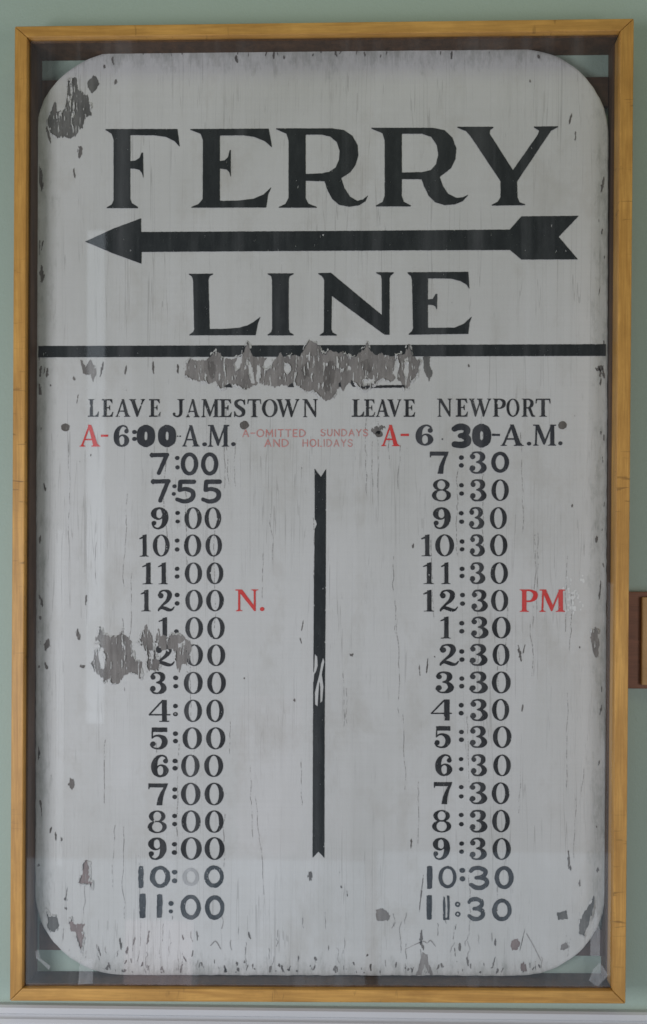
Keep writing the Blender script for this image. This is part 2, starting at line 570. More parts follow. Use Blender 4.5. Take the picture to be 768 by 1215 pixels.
def sheet(name, fields, bbox, h, mat, parent, lift, wob=0.25, wear=0.0, cut=None, add=None):
    """fields(X, Y) -> distance; wob = hand-painted edge wobble in pixels; wear = how much paint is lost in grain-wise slivers"""
    x0, y0, x1, y1 = bbox
    X, Y = grid(x0 - 2, y0 - 2, x1 + 2, y1 + 2, h)
    SEED[0] += 13.7
    s = SEED[0]
    d = fields(X, Y)
    d = d + 2 * wob * fbm(X * 0.35 + s, Y * 0.22 + s, 2)
    if wear:
        n = fbm(X * 0.75 + s, Y * 0.16 + 2 * s, 3) + 0.35 * fbm(X * 1.7 + s, Y * 0.9 + s, 2)
        d = np.maximum(d, (n - 0.40 + wear) * 4)
    if cut is not None: d = np.maximum(d, cut(X, Y))
    V, Fc = field_mesh(d, x0 - 2, y0 - 2, h)
    if not V: return None
    V = np.array(V)
    return link(name, P(V[:, 0], V[:, 1], Y_BOARD - LIFT[lift]), Fc, mat, parent)


# ---------------------------------------------------------------- glyphs: (width, height, list of primitives) with y down
def G_(w, h, *prims): return (w, h, prims)


def ell(o, i):  # ring
    return ('ring', o, i)


def R_(x0, y0, x1, y1): return ('poly', [(x0, y0), (x1, y0), (x1, y1), (x0, y1)])


def PL(*pts): return ('poly', list(pts))


def ST(*pts): return ('stroke', list(pts))


def BL(x, y, r): return ('ball', x, y, r)


def serif(x0, x1, y, up, b=1.0, s0=None, s1=None):
    """bracketed slab serif on the line y; up = -1 stands on the baseline, +1 hangs from the top"""
    s0 = x0 + (x1 - x0) * 0.3 if s0 is None else s0
    s1 = x1 - (x1 - x0) * 0.3 if s1 is None else s1
    return PL((x0, y), (x0, y + up * b * 0.75), (s0 - 0.5, y + up * b * 1.3), (s0, y + up * b * 2.8), (s1, y + up * b * 2.8), (s1 + 0.5, y + up * b * 1.3), (x1, y + up * b * 0.75), (x1, y))


DIG = {
    '0': G_(21, 26, ell((10.5, 13, 10.5, 13), (10.5, 13, 5.3, 11.7))),
    '1': G_(12, 26, R_(4.6, 0.6, 9.4, 25.4), PL((0.2, 4.6), (4.6, 2.2), (7.4, 0), (9.4, 0), (9.4, 3), (4.6, 4.6), (0.6, 5.8)), serif(0.8, 12, 26, -1, 0.9, 4.6, 9.4)),
    '2': G_(22, 26, BL(4.6, 7.2, 3.2), ST((1.9, 6.6, 1.1), (4.2, 2.6, 1.1), (9.0, 1.1, 1.1), (14.3, 3.2, 2.4), (15.4, 7.6, 2.9), (12.6, 13.2, 2.1), (7.2, 18.0, 1.3), (2.6, 22.6, 1.1), (1.8, 24.8, 1.0)),
            ST((2.4, 23.6, 1.0), (5.5, 21.4, 1.7), (10, 22.4, 2.2), (14.5, 24.0, 2.0), (18.3, 23.8, 1.3), (21.2, 20.6, 0.6))),
    '3': G_(21, 26, BL(4.4, 6.3, 2.9), BL(4.2, 19.6, 3.2), ST((2.2, 5.6, 1.1), (4.8, 2.0, 1.1), (9.8, 1.0, 1.1), (14.8, 3.2, 2.4), (15.9, 7.2, 2.9), (13.4, 11.0, 1.7), (9.0, 12.6, 0.8)),
            ST((9.0, 12.4, 0.8), (14.2, 14.0, 1.8), (17.4, 18.8, 3.2), (15.2, 22.7, 2.6), (10.4, 25.0, 1.1), (5.0, 24.4, 1.0), (1.6, 20.6, 1.0))),
    '4': G_(24.5, 26, R_(15, 0.2, 20.4, 25.6), ST((15.6, 0.9, 0.9), (0.9, 17.2, 0.9)), ST((0.9, 17.6, 0.85), (23.8, 17.6, 0.85)), R_(12.0, 24.7, 23, 26)),
    '4b': G_(24.5, 26, R_(15.6, 0.2, 22.0, 26), ST((16.0, 0.9, 0.9), (0.9, 17.0, 0.9)), ST((0.9, 17.2, 0.85), (24, 17.2, 0.85))),
    '5': G_(21.5, 26, PL((2.6, 0), (20.6, 0), (20.6, 5.4), (2.6, 5.4)), ST((3.3, 0.8, 0.75), (3.0, 12.6, 0.75)),
            ST((3.0, 12.6, 0.7), (6.5, 10.0, 1.0), (11.5, 9.9, 1.5), (16.6, 13.2, 3.0), (17.6, 18.3, 3.3), (14.2, 23.4, 2.0), (8.8, 25.0, 1.0), (3.6, 23.4, 1.0), (1.3, 20.2, 1.0)), BL(3.9, 19.4, 3.1)),
    '6': G_(20.5, 26, BL(16.9, 7.2, 2.8), ST((18.6, 6.2, 1.0), (16.4, 2.2, 1.0), (11.6, 1.0, 1.1), (6.6, 4.4, 2.3), (4.0, 11.2, 3.4), (4.4, 18.6, 3.2), (7.2, 23.4, 1.7), (10.8, 25.0, 1.0)),
            ST((10.8, 25.0, 1.0), (15.2, 23.0, 1.9), (17.3, 18.4, 3.1), (15.6, 14.0, 2.0), (11.6, 12.0, 1.0), (8.0, 13.6, 0.8), (6.4, 17, 0.8))),
    '7': G_(21.5, 26, PL((0, 0), (21.5, 0), (20.5, 3.6), (18.2, 9), (16, 17), (15.2, 26), (8.8, 26), (10.4, 18), (13.2, 11), (16.6, 4.8), (1.3, 4.8), (1.0, 6.8), (0, 6.8))),
    '8': G_(22, 26, ell((11, 6.7, 9.6, 6.7), (11, 6.7, 4.7, 5.3)), ell((11, 18.9, 11, 7.1), (11, 18.9, 6.0, 5.7))),
    # brush-lettered later figures, even strokes
    'b0': G_(20.5, 26, ell((10.2, 13, 10.2, 13), (10.2, 13, 5.2, 8.8))),
    'B0': G_(20.5, 26, ST((9.2, 3.7, 3.7), (4.6, 8, 4.4), (4.6, 18, 4.4), (9.2, 22.3, 3.7)), ST((11.2, 3.7, 3.7), (15.9, 8, 4.4), (15.9, 18, 4.4), (11.2, 22.3, 3.7))),
    'b7': G_(21, 26, ST((1.6, 3.0, 2.3), (19.0, 2.6, 2.4), False), ST((18.6, 3, 2.3), (14.4, 13, 2.3), (9.8, 24, 2.2)), ST((1.8, 2, 1.8), (1.9, 4.2, 1.7))),
    'b5': G_(24, 28, ST((6.4, 2.9, 2.6), (21.8, 2.9, 2.5)), ST((6.0, 3, 2.5), (5.2, 12, 2.5)), ST((5.2, 12.4, 2.3), (12, 11.3, 2.4), (19.4, 13.8, 2.6), (20.8, 19.6, 2.7), (16.6, 24.2, 2.6), (9.4, 25.4, 2.4), (2.4, 23.2, 2.2))),
    'b3': G_(24, 29, ST((2.6, 6, 2.3), (6, 3.1, 2.5), (13, 2.7, 2.5), (19, 5.6, 2.6), (18.8, 10.2, 2.5), (14, 13.6, 2.4), (9.0, 14.2, 2.3)), ST((13, 13.8, 2.2), (20, 16.6, 2.6), (20.6, 22.0, 2.7), (15, 26, 2.7), (8, 25.8, 2.6), (2.6, 22.6, 2.3))),
    'B3': G_(24, 29, ST((3.6, 6, 3.2), (8, 3.9, 3.8), (14, 3.9, 3.8), (18.4, 7.2, 4.0), (16, 12.6, 3.4), (10.4, 14.2, 2.9)), ST((13, 14.2, 3.0), (18.6, 17.4, 4.2), (18.0, 22.6, 4.2), (12, 25.0, 3.9), (4, 24.2, 3.6))),
    'b1': G_(7, 29, PL((0.4, 1), (3, 0), (6.6, 0.4), (7, 10), (6.4, 28), (4, 29), (0.6, 28.5), (0.0, 14))),
    'r0': G_(23, 28, ell((11.5, 14, 11.5, 14), (11.8, 13.8, 6.6, 8.9))),
    't0': G_(21, 26, ell((10.5, 13, 10.5, 13), (10.8, 12.6, 6.3, 9.6))),
}

CAP = {
    'A': G_(17, 20, ST((2.0, 19.4, 0.75), (8.2, 0.8, 0.75)), PL((6.9, 0), (9.6, 0), (15.4, 20), (11.5, 20)), ST((4.2, 13.6, 0.7), (11.5, 13.6, 0.7)), serif(0, 4.8, 20, -1, 0.8, 1.6, 2.8), serif(9.6, 17, 20, -1, 0.8, 11.6, 15.3)),
    'E': G_(13.5, 20, R_(2.2, 0, 5.7, 20), R_(0.2, 0, 11.8, 1.4), R_(0.2, 18.6, 12.6, 20), PL((12.0, 0), (12.5, 5.0), (11.9, 5.0), (10.4, 2.4), (9, 1.2), (9, 0)), PL((12.3, 20), (13.3, 14.4), (12.7, 14.4), (11, 17.4), (9, 18.8), (9, 20)),
            R_(5.6, 9.1, 9.4, 10.4), PL((9.6, 6.8), (9.8, 12.8), (9.2, 12.8), (8.2, 10.3), (8.2, 9.2), (9.0, 6.8)), serif(0.2, 7, 0, 1, 0.7, 2.2, 5.7), serif(0.2, 7, 20, -1, 0.7, 2.2, 5.7)),
    'L': G_(12.5, 20, R_(2.2, 0, 5.6, 20), R_(0.2, 18.6, 11.8, 20), PL((11.8, 20), (12.4, 13.8), (11.8, 13.8), (10.2, 17.2), (8, 18.8), (8, 20)), serif(0.2, 7.6, 0, 1, 0.7, 2.2, 5.6), serif(0.2, 7, 20, -1, 0.7, 2.2, 5.6)),
    'V': G_(17, 20, PL((1.6, 0), (5.7, 0), (10.4, 15.6), (9.3, 20), (8.0, 20)), ST((15.0, 0.6, 0.75), (8.9, 19.0, 0.75)), serif(0, 7.4, 0, 1, 0.8, 1.8, 5.6), serif(12.2, 17, 0, 1, 0.8, 14.4, 15.6)),
    'J': G_(14.5, 20, R_(8.4, 0, 11.9, 14), ST((10.15, 13.5, 1.75), (9.4, 17.2, 1.5), (6.4, 19.2, 0.9), (2.8, 18.2, 0.8), (1.6, 16.2, 0.8)), BL(2.3, 16.4, 1.5), serif(6, 14.4, 0, 1, 0.8, 8.4, 11.9)),
    'M': G_(20, 20, ST((3.0, 0.6, 0.7), (2.4, 19.4, 0.7)), PL((1.6, 0), (5.2, 0), (11.0, 15.4), (9.6, 19.6), (8.8, 18.6)), ST((9.6, 18.6, 0.7), (16.0, 0.7, 0.7)), R_(14.9, 0, 18.4, 20), serif(0, 5, 20, -1, 0.8, 1.8, 3.1), serif(12.8, 20, 20, -1, 0.8, 14.9, 18.4), R_(0.2, 0, 4, 1.0), R_(15, 0, 20, 1.2)),
    'S': G_(14, 20, ST((12.2, 5.4, 0.7), (10.6, 1.8, 0.8), (7, 0.9, 0.9), (3.3, 3.0, 1.6), (3.4, 6.6, 1.9), (7, 9.6, 2.0), (10.6, 12.6, 2.1), (10.8, 16.6, 1.7), (7.2, 19.1, 0.9), (3.2, 18.0, 0.8), (1.5, 14.4, 0.7)), PL((11.8, 0.4), (12.6, 0.4), (12.8, 6.4), (12.0, 6.4), (11, 3)), PL((1.0, 13.4), (1.8, 13.4), (2.6, 17), (1.8, 19.8), (1.0, 19.8))),
    'T': G_(15.6, 20, R_(6, 0, 9.6, 20), R_(0.4, 0, 15.2, 1.5), PL((0.4, 0), (2.6, 0), (1.4, 2.4), (0.8, 5.4), (0.0, 5.4)), PL((15.2, 0), (13, 0), (14.2, 2.4), (14.8, 5.4), (15.6, 5.4)), serif(3.8, 11.8, 20, -1, 0.8, 6, 9.6)),
    'O': G_(17.5, 20, ell((8.75, 10, 8.75, 10), (8.75, 10, 5.0, 8.9))),
    'W': G_(27, 20, PL((1.4, 0), (5.2, 0), (9.8, 15.4), (8.6, 20), (7.4, 20)), ST((14.2, 0.6, 0.7), (8.2, 19.0, 0.7)), PL((11.2, 0), (15.2, 0), (19.4, 15.4), (18.2, 20), (17, 20)), ST((24.8, 0.6, 0.7), (17.8, 19.0, 0.7)), serif(0, 7, 0, 1, 0.8, 1.6, 5.2), R_(10, 0, 16.6, 1.1), serif(22, 27, 0, 1, 0.8, 24.1, 25.5)),
    'N': G_(17.5, 20, ST((3.0, 0.6, 0.75), (3.0, 19.4, 0.75)), PL((1.4, 0), (5.2, 0), (15.4, 16.6), (15.4, 20), (14.4, 20)), ST((14.8, 0.6, 0.75), (14.8, 19, 0.75)), serif(0.6, 5.4, 20, -1, 0.8, 2.3, 3.7), serif(12.2, 17.4, 0, 1, 0.8, 14.1, 15.5), R_(0, 0, 4, 1.0)),
    'P': G_(15, 20, R_(2.2, 0, 5.8, 20), ST((4.5, 0.8, 0.75), (9.0, 0.9, 0.85), (12.6, 3.2, 1.7), (12.7, 7.2, 1.9), (9.4, 10.3, 0.9), (4.5, 10.5, 0.7)), serif(0.2, 7.8, 20, -1, 0.8, 2.2, 5.8), serif(0.2, 6, 0, 1, 0.7, 2.2, 5.8)),
    'R': G_(16.5, 20, R_(2.2, 0, 5.8, 20), ST((4.5, 0.8, 0.75), (9.0, 0.9, 0.85), (12.2, 3.2, 1.7), (12.2, 7.0, 1.9), (9.0, 9.9, 0.9), (4.5, 10.2, 0.7)), PL((7.4, 10.2), (11.2, 9.8), (14.2, 18.0), (16.3, 19.0), (16.3, 20), (12.2, 20)), serif(0.2, 7.6, 20, -1, 0.8, 2.2, 5.8), serif(0.2, 6, 0, 1, 0.7, 2.2, 5.8)),
    '-': G_(10, 20, R_(0, 8.9, 10, 11.1)),
}
t_ = 0.62
THIN = {
    'A': G_(9, 10, ST((0.8, 9.4, t_), (4.5, 0.7, t_)), ST((4.5, 0.7, t_), (8.2, 9.4, t_)), ST((2.0, 6.4, t_), (7, 6.4, t_))),
    'O': G_(10, 10, ell((5, 5, 5, 5), (5, 5, 3.8, 3.8))),
    'M': G_(10, 10, ST((0.8, 9.4, t_), (1.2, 0.7, t_)), ST((1.2, 0.7, t_), (5, 7.4, t_)), ST((5, 7.4, t_), (8.8, 0.7, t_)), ST((8.8, 0.7, t_), (9.2, 9.4, t_))),
    'I': G_(2, 10, ST((1, 0.7, t_), (1, 9.4, t_))),
    'T': G_(8, 10, ST((0.6, 0.7, t_), (7.4, 0.7, t_)), ST((4, 0.7, t_), (4, 9.4, t_))),
    'E': G_(6.5, 10, ST((0.8, 0.7, t_), (0.8, 9.4, t_)), ST((0.8, 0.7, t_), (5.8, 0.7, t_)), ST((0.8, 5, t_), (5, 5, t_)), ST((0.8, 9.3, t_), (5.8, 9.3, t_))),
    'D': G_(8.5, 10, ST((0.8, 0.7, t_), (0.8, 9.4, t_)), ST((0.8, 0.7, t_), (4.4, 0.9, t_), (7.6, 3.4, t_), (7.6, 6.6, t_), (4.4, 9.1, t_), (0.8, 9.3, t_))),
    'S': G_(7.5, 10, ST((6.6, 2.2, t_), (4.6, 0.8, t_), (2.0, 1.0, t_), (0.9, 3.0, t_), (3.0, 4.7, t_), (5.6, 5.5, t_), (6.6, 7.4, t_), (5, 9.2, t_), (2.4, 9.2, t_), (0.8, 7.8, t_))),
    'U': G_(8, 10, ST((0.8, 0.7, t_), (0.8, 6, t_), (2.2, 8.8, t_), (4, 9.3, t_), (5.8, 8.8, t_), (7.2, 6, t_), (7.2, 0.7, t_))),
    'N': G_(8.5, 10, ST((0.8, 9.4, t_), (0.8, 0.7, t_)), ST((0.8, 0.7, t_), (7.7, 9.3, t_)), ST((7.7, 9.4, t_), (7.7, 0.7, t_))),
    'Y': G_(8, 10, ST((0.7, 0.7, t_), (4, 5.2, t_)), ST((7.3, 0.7, t_), (4, 5.2, t_)), ST((4, 5.2, t_), (4, 9.4, t_))),
    'H': G_(8.5, 10, ST((0.8, 0.7, t_), (0.8, 9.4, t_)), ST((7.7, 0.7, t_), (7.7, 9.4, t_)), ST((0.8, 5, t_), (7.7, 5, t_))),
    'L': G_(6.5, 10, ST((0.8, 0.7, t_), (0.8, 9.3, t_)), ST((0.8, 9.3, t_), (5.8, 9.3, t_))),
    '-': G_(6, 10, ST((0.6, 5, t_), (5.4, 5, t_))),
}


def d_glyph(X, Y, g, x0, x1, y0, y1, rot=False):
    w_, h_, prims = g
    sx, sy = w_ / (x1 - x0), h_ / (y1 - y0)
    U, Vv = (X - x0) * sx, (Y - y0) * sy
    if rot: U, Vv = w_ - U, h_ - Vv
    d = np.full(X.shape, 1e9)
    for p in prims:
        if p[0] == 'poly': e = d_poly(U, Vv, p[1])
        elif p[0] == 'stroke': e = d_stroke(U, Vv, [q for q in p[1] if q is not False])
        elif p[0] == 'ball': e = np.hypot(U - p[1], Vv - p[2]) - p[3]
        else: e = np.maximum(d_ell(U, Vv, *p[1]), -d_ell(U, Vv, *p[2]))
        d = np.minimum(d, e)
    return d / ((sx + sy) / 2)


def line(name, glyphs, mat, parent, h=0.3, wob=0.22, wear=0.0, lift='paint', dots=(), cut=None):
    """glyphs: (glyph, x0, x1, y0, y1[, rotated]); dots: (x, y, r)"""
    xs = [g[1] for g in glyphs] + [g[2] for g in glyphs] + [q for t in dots for q in (t[0] - t[2], t[0] + t[2])]
    ys = [g[3] for g in glyphs] + [g[4] for g in glyphs] + [q for t in dots for q in (t[1] - t[2], t[1] + t[2])]

    def fields(X, Y):
        d = np.full(X.shape, 1e9)
        for g in glyphs:
            a = np.searchsorted(X[0], [g[1] - 3, g[2] + 3])
            sl = (slice(None), slice(a[0], a[1]))
            d[sl] = np.minimum(d[sl], d_glyph(X[sl], Y[sl], *g))
        for x, y, r in dots:
            d = np.minimum(d, d_ell(X, Y, x, y, r * 1.1, r))
        return d
    return sheet(name, fields, (min(xs), min(ys), max(xs), max(ys)), h, mat, parent, lift, wob, wear, cut)


# ------------------------------------------------------------------ the sign board
BO = [(43.5, 57.5), (722.5, 57.5), (719, 1158.5), (41.5, 1157.5)]
bc = P(382, 1158, Y_BOARD)
board_root = empty('timetable_board', tuple(float(q) for q in bc))
tag(board_root, 'weathered white ferry timetable board with rounded corners and black lettering inside the oak case', 'sign')


def board_outline():
    """rounded board, its worn edge a little uneven"""
    pts = []
    rad = [(118, 96), (104, 104), (104, 100), (106, 100)]
    cs = [(BO[0], (1, 1), rad[0]), (BO[1], (-1, 1), rad[1]), (BO[2], (-1, -1), rad[2]), (BO[3], (1, -1), rad[3])]
    starts = [180, 270, 0, 90]
    for (c, s, r), a0 in zip(cs, starts):
        ox, oy = c[0] + s[0] * r[0], c[1] + s[1] * r[1]
        for k in range(25):
            a = math.radians(a0 + 90 * k / 24)
            pts.append((ox + r[0] * math.cos(a), oy + r[1] * math.sin(a)))
    # subdivide and roughen
    out = []
    n = len(pts)
    for k in range(n):
        a, b = np.array(pts[k]), np.array(pts[(k + 1) % n])
        m = max(1, int(np.hypot(*(b - a)) / 4))
        for q in range(m): out.append(a + (b - a) * q / m)
    out = np.array(out)
    c = out.mean(0)
    nrm = (out - c) / np.linalg.norm(out - c, axis=1)[:, None]
    f = fbm(out[:, 0] * 0.12, out[:, 1] * 0.12, 3) * 1.6
    return out + nrm * f[:, None]


bo = board_outline()
n = len(bo)
cxy = bo.mean(0)
fr_ = P(bo[:, 0], bo[:, 1], Y_BOARD)
cc = fr_.mean(0)


def shrink(a, t):
    e = a.copy()
    dv = cc - a
    dv[:, 1] = 0
    return a + dv / np.linalg.norm(dv, axis=1)[:, None] * t


ring0 = shrink(fr_, 0.0045)
ring1 = shrink(fr_, 0.0012); ring1[:, 1] += 0.0008
ring2 = fr_.copy(); ring2[:, 1] += 0.0026
ring3 = fr_.copy(); ring3[:, 1] = Y_BOARD + BT
V = np.vstack([ring0, ring1, ring2, ring3])
Fc = [tuple(range(n))[::-1], tuple(range(3 * n, 4 * n))]
for k in range(3):
    for i in range(n):
        j = (i + 1) % n
        Fc.append((k * n + i, k * n + j, (k + 1) * n + j, (k + 1) * n + i))
pm = link('panel', V, Fc, M_board, board_root)
import bmesh
bm = bmesh.new()
bm.from_mesh(pm.data)
bmesh.ops.recalc_face_normals(bm, faces=bm.faces)
bm.to_mesh(pm.data)
bm.free()


def edge_cut(X, Y):
    return d_poly(X, Y, bo[::3]) + 2.5


# ------------------------------------------------------------------ flaked paint
def Z(ox, oy, s, pts): return [(ox + x / s, oy + y / s) for x, y in pts]


BAND = [(219, 437), (222, 429), (227, 426), (236, 428), (245, 427), (250, 421), (257, 417), (260, 415), (264, 423), (268, 425), (278, 426), (284, 423), (288, 419), (291, 413), (294, 406), (298, 418), (304, 424),
        (316, 424), (321, 430), (327, 425), (333, 418), (338, 423), (350, 420), (355, 422), (362, 413), (367, 403), (374, 408), (379, 411), (384, 421), (391, 415), (398, 418), (405, 417), (412, 422),
        (422, 423), (427, 418), (432, 413), (436, 407), (440, 416), (447, 420), (453, 419), (462, 423), (470, 422), (480, 419), (484, 408), (487, 407), (489, 418), (494, 425), (499, 429),
        (497, 434), (494, 446), (484, 460), (481, 461), (478, 457), (470, 448), (462, 454), (455, 449), (446, 455), (440, 461), (433, 463), (425, 460), (419, 453), (414, 455), (407, 464), (403, 458),
        (398, 468), (392, 474), (386, 475), (379, 470), (372, 463), (364, 464), (356, 460), (350, 455), (343, 458), (335, 456), (327, 460), (318, 458), (308, 454), (296, 461), (288, 462), (280, 456),
        (270, 460), (260, 461), (256, 453), (248, 456), (243, 452), (236, 454), (230, 450), (225, 449), (221, 446)]
BAND_H = [[(283, 423), (289, 420), (287, 428), (284, 437), (280, 439), (279, 432)], [(294, 428), (299, 432), (301, 446), (303, 455), (298, 454), (296, 442)],
          [(306, 434), (309, 437), (308, 456), (304, 452)], [(318, 424), (326, 426), (322, 435), (317, 440), (311, 436)], [(338, 432), (344, 434), (346, 440), (341, 443), (337, 438)],
          [(468, 430), (472, 425), (473, 440), (471, 449), (465, 444)], [(482, 425), (485.5, 440), (482, 456), (479.5, 440)], [(430, 452), (438, 449), (446, 451), (440, 456), (432, 458)],
          [(384, 430), (388, 432), (387, 434), (383, 433)], [(412, 435), (414, 434), (415, 438), (413, 440)], [(404, 438), (409, 437), (408, 442), (404, 442)], [(367, 420), (369, 425), (367, 428), (365, 423)]]
BAND2 = [(502, 424), (506, 421), (511, 423), (510, 432), (513.5, 443), (509, 453), (506, 447), (503, 437)]
FA = Z(90, 725, 3.84, [(68, 235), (85, 215), (95, 170), (95, 125), (108, 108), (112, 72), (125, 105), (150, 115), (205, 110), (213, 84), (222, 110), (255, 140), (250, 165), (262, 190), (268, 225), (300, 232),
                       (298, 316), (288, 300), (280, 285), (262, 280), (240, 285), (215, 300), (200, 330), (165, 332), (150, 310), (130, 320), (105, 290), (82, 275), (75, 255)])
FAH = [Z(90, 725, 3.84, [(106, 165), (125, 170), (135, 205), (130, 260), (115, 262), (108, 230), (101, 200)])]
FB = Z(90, 725, 3.84, [(285, 140), (305, 100), (322, 55), (340, 100), (355, 150), (370, 200), (388, 250), (372, 272), (340, 265), (325, 280), (322, 230), (335, 215), (320, 185), (300, 150)])
FBH = [Z(90, 725, 3.84, [(330, 175), (350, 185), (352, 215), (335, 220)])]
FC_ = Z(90, 725, 3.84, [(362, 140), (378, 85), (388, 112), (430, 112), (440, 106), (490, 110), (515, 132), (532, 170), (520, 205), (512, 235), (508, 277), (500, 245), (485, 250), (472, 287), (460, 245), (452, 210), (455, 190), (440, 172), (400, 178), (380, 165)])
FCH = [Z(90, 725, 3.84, [(468, 150), (485, 145), (482, 162), (470, 165)])]
FD1 = Z(30, 60, 6.4, [(180, 600), (175, 520), (210, 430), (230, 385), (245, 460), (290, 450), (320, 400), (320, 300), (335, 250), (325, 230), (360, 200), (390, 210), (400, 290), (440, 320), (480, 350), (500, 420), (500, 490),
                      (460, 510), (430, 590), (390, 620), (375, 655), (330, 672), (300, 650), (260, 670), (200, 640)])
FD2 = Z(30, 60, 6.4, [(470, 250), (490, 220), (520, 180), (545, 210), (565, 250), (545, 290), (510, 322), (480, 290)])
BL1 = Z(40, 1010, 5.486, [(291, 206), (325, 130), (318, 85), (345, 52), (360, 70), (365, 190), (382, 200), (378, 242), (366, 215), (300, 209)])
BL2 = Z(40, 1010, 5.486, [(233, 465), (245, 433), (262, 475), (332, 473), (318, 520), (327, 560), (310, 648), (290, 590), (270, 522), (246, 522)])
BL3 = Z(40, 1010, 5.486, [(80, 400), (85, 368), (105, 420), (150, 423), (157, 450), (165, 480), (140, 527), (110, 520), (92, 480), (97, 450)])
BR1 = Z(480, 1035, 2.667, [(603, 70), (598, 112), (582, 165), (568, 200), (552, 195), (556, 150), (575, 118)])
BR2 = Z(480, 1035, 2.667, [(340, 218), (358, 210), (368, 222), (358, 245), (342, 246), (335, 234)])
BR3 = Z(480, 1035, 2.667, [(497, 228), (510, 222), (518, 238), (505, 248), (494, 244)])
BR4 = Z(480, 1035, 2.667, [(368, 290), (378, 282), (385, 300), (386, 312), (368, 314)])
BR5 = Z(480, 1035, 2.667, [(482, 128), (512, 122), (516, 146), (486, 152)])
BM1 = [(446, 1079), (454, 1077.5), (464, 1086), (463, 1092), (447, 1093)]
RE1 = Z(700, 660, 6.07, [(4, 590), (14, 530), (22, 545), (38, 508), (60, 540), (56, 575), (75, 620), (62, 690), (50, 742), (25, 690), (8, 640)])
IV = Z(480, 1035, 2.667, [(38, 325), (48, 290), (58, 254), (72, 262), (76, 290), (92, 325), (80, 325), (64, 290), (52, 325)])
LP1 = Z(30, 395, 3.84, [(252, 120), (262, 128), (275, 155), (298, 122), (318, 150), (322, 190), (310, 222), (298, 190), (262, 186)])


def ragged(outline, holes=(), rag=2.2):
    def f(X, Y):
        d = d_poly(X, Y, outline)
        for hh in holes: d = np.maximum(d, -(d_poly(X, Y, hh) - 0.2))
        d = d + rag * 2.1 * fbm(X * 0.5 + 3, Y * 0.09 + 5, 3) + 1.3 * fbm(X * 1.1, Y * 0.5, 2)
        if rag > 1.5:   # slivers of paint still holding on along the grain
            d = np.maximum(d, (fbm(X * 0.62 + 40, Y * 0.085 + 11, 3) - 0.20) * 9)
        return d
    return f


def bb(pts, m=3):
    a = np.array(pts)
    return (a[:, 0].min() - m, a[:, 1].min() - m, a[:, 0].max() + m, a[:, 1].max() + m)


def lips(outline, holes, rag, seed):
    """old paint curling up round the bare patch: narrow slivers lifting off the board towards the break"""
    x0, y0, x1, y1 = bb(outline, 5)
    X, Y = grid(x0, y0, x1, y1, 0.4)
    d = ragged(outline, holes, rag)(X, Y)
    gate = (fbm(X * 0.10 + seed, Y * 0.10 + 3 * seed, 3) + 0.03) * 12
    wdt = 1.7 + 2.2 * fbm(X * 0.3 + seed, Y * 0.3, 2)
    f = np.maximum(np.maximum(d - wdt, -d - 0.3), gate)
    V, Fc = field_mesh(f, x0, y0, 0.4)
    if not V: return [], []
    V = np.array(V)
    ix = np.clip(((V[:, 0] - x0) / 0.4).round().astype(int), 0, X.shape[1] - 1)
    iy = np.clip(((V[:, 1] - y0) / 0.4).round().astype(int), 0, X.shape[0] - 1)
    k = np.clip(1 - d[iy, ix] / 1.9, 0, 1)
    p = P(V[:, 0], V[:, 1], Y_BOARD)
    p[:, 1] -= 0.0009 + 0.0022 * k ** 1.5
    return list(p), Fc


def band_cut(X, Y): return -(d_poly(X, Y, BAND) + 0.6 + 2.2 * 2.1 * fbm(X * 0.5 + 3, Y * 0.09 + 5, 3) + 1.3 * fbm(X * 1.1, Y * 0.5, 2))


def time_cut(X, Y):
    d = np.minimum(ragged(FB, FBH)(X, Y), ragged(FC_, FCH)(X, Y))
    return -(d - 0.2)


for pts, holes, mat, rag in ((BAND, BAND_H, M_grey, 2.2), (BAND2, [], M_dark, 1.2), (FA, FAH, M_grey, 2.2), (FB, FBH, M_grey, 2.2), (FC_, FCH, M_grey, 2.2), (FD1, [], M_dark, 1.6), (FD2, [], M_dark, 1.2),
                             (BL1, [], M_rose, 1.45), (BL2, [], M_rose, 1.45), (BL3, [], M_dark, 1.45), (BR1, [], M_dark, 1.45), (BR2, [], M_rose, 1.45), (BR3, [], M_grey, 1.45), (BR4, [], M_rose, 1.45),
                             (BM1, [], M_grey, 1.45), (BR5, [], M_dark, 0.9), (RE1, [], M_grey, 1.6), (IV, [], M_grey, 1.4), (LP1, [], M_grey, 1.4)):
    sheet('flaked_patch', ragged(pts, holes, rag), bb(pts), 0.4, mat, board_root, 'flake', 0.0, 0.0)

VV, FF = [], []
for q_, (pts, holes, rag) in enumerate(((BAND, BAND_H, 2.2), (FA, FAH, 2.2), (FB, FBH, 2.2), (FC_, FCH, 2.2), (FD1, [], 1.6), (BR1, [], 1.45), (RE1, [], 1.6), (BL1, [], 1.45), (BL2, [], 1.45), (BL3, [], 1.45))):
    v_, f_ = lips(pts, holes, rag, 1.7 + q_)
    k = len(VV)
    VV += v_
    FF += [tuple(i + k for i in f) for f in f_]
o = link('curled_paint', VV, FF, M_board, board_root)
o['kind'] = 'stuff'

# darker hearts where the wood grain shows through the long flake
for pts in ([(247, 428), (254, 430), (257, 440), (253, 450), (248, 446)], [(386, 431), (396, 428), (398, 440), (394, 462), (387, 466), (383, 448)], [(358, 436), (365, 430), (366, 446), (360, 452)],
            [(428, 430), (437, 426), (440, 440), (433, 446)]):
    sheet('flaked_patch', ragged(pts, (), 2.6), bb(pts), 0.4, M_chip, board_root, 'chip', 0.0, 0.0)


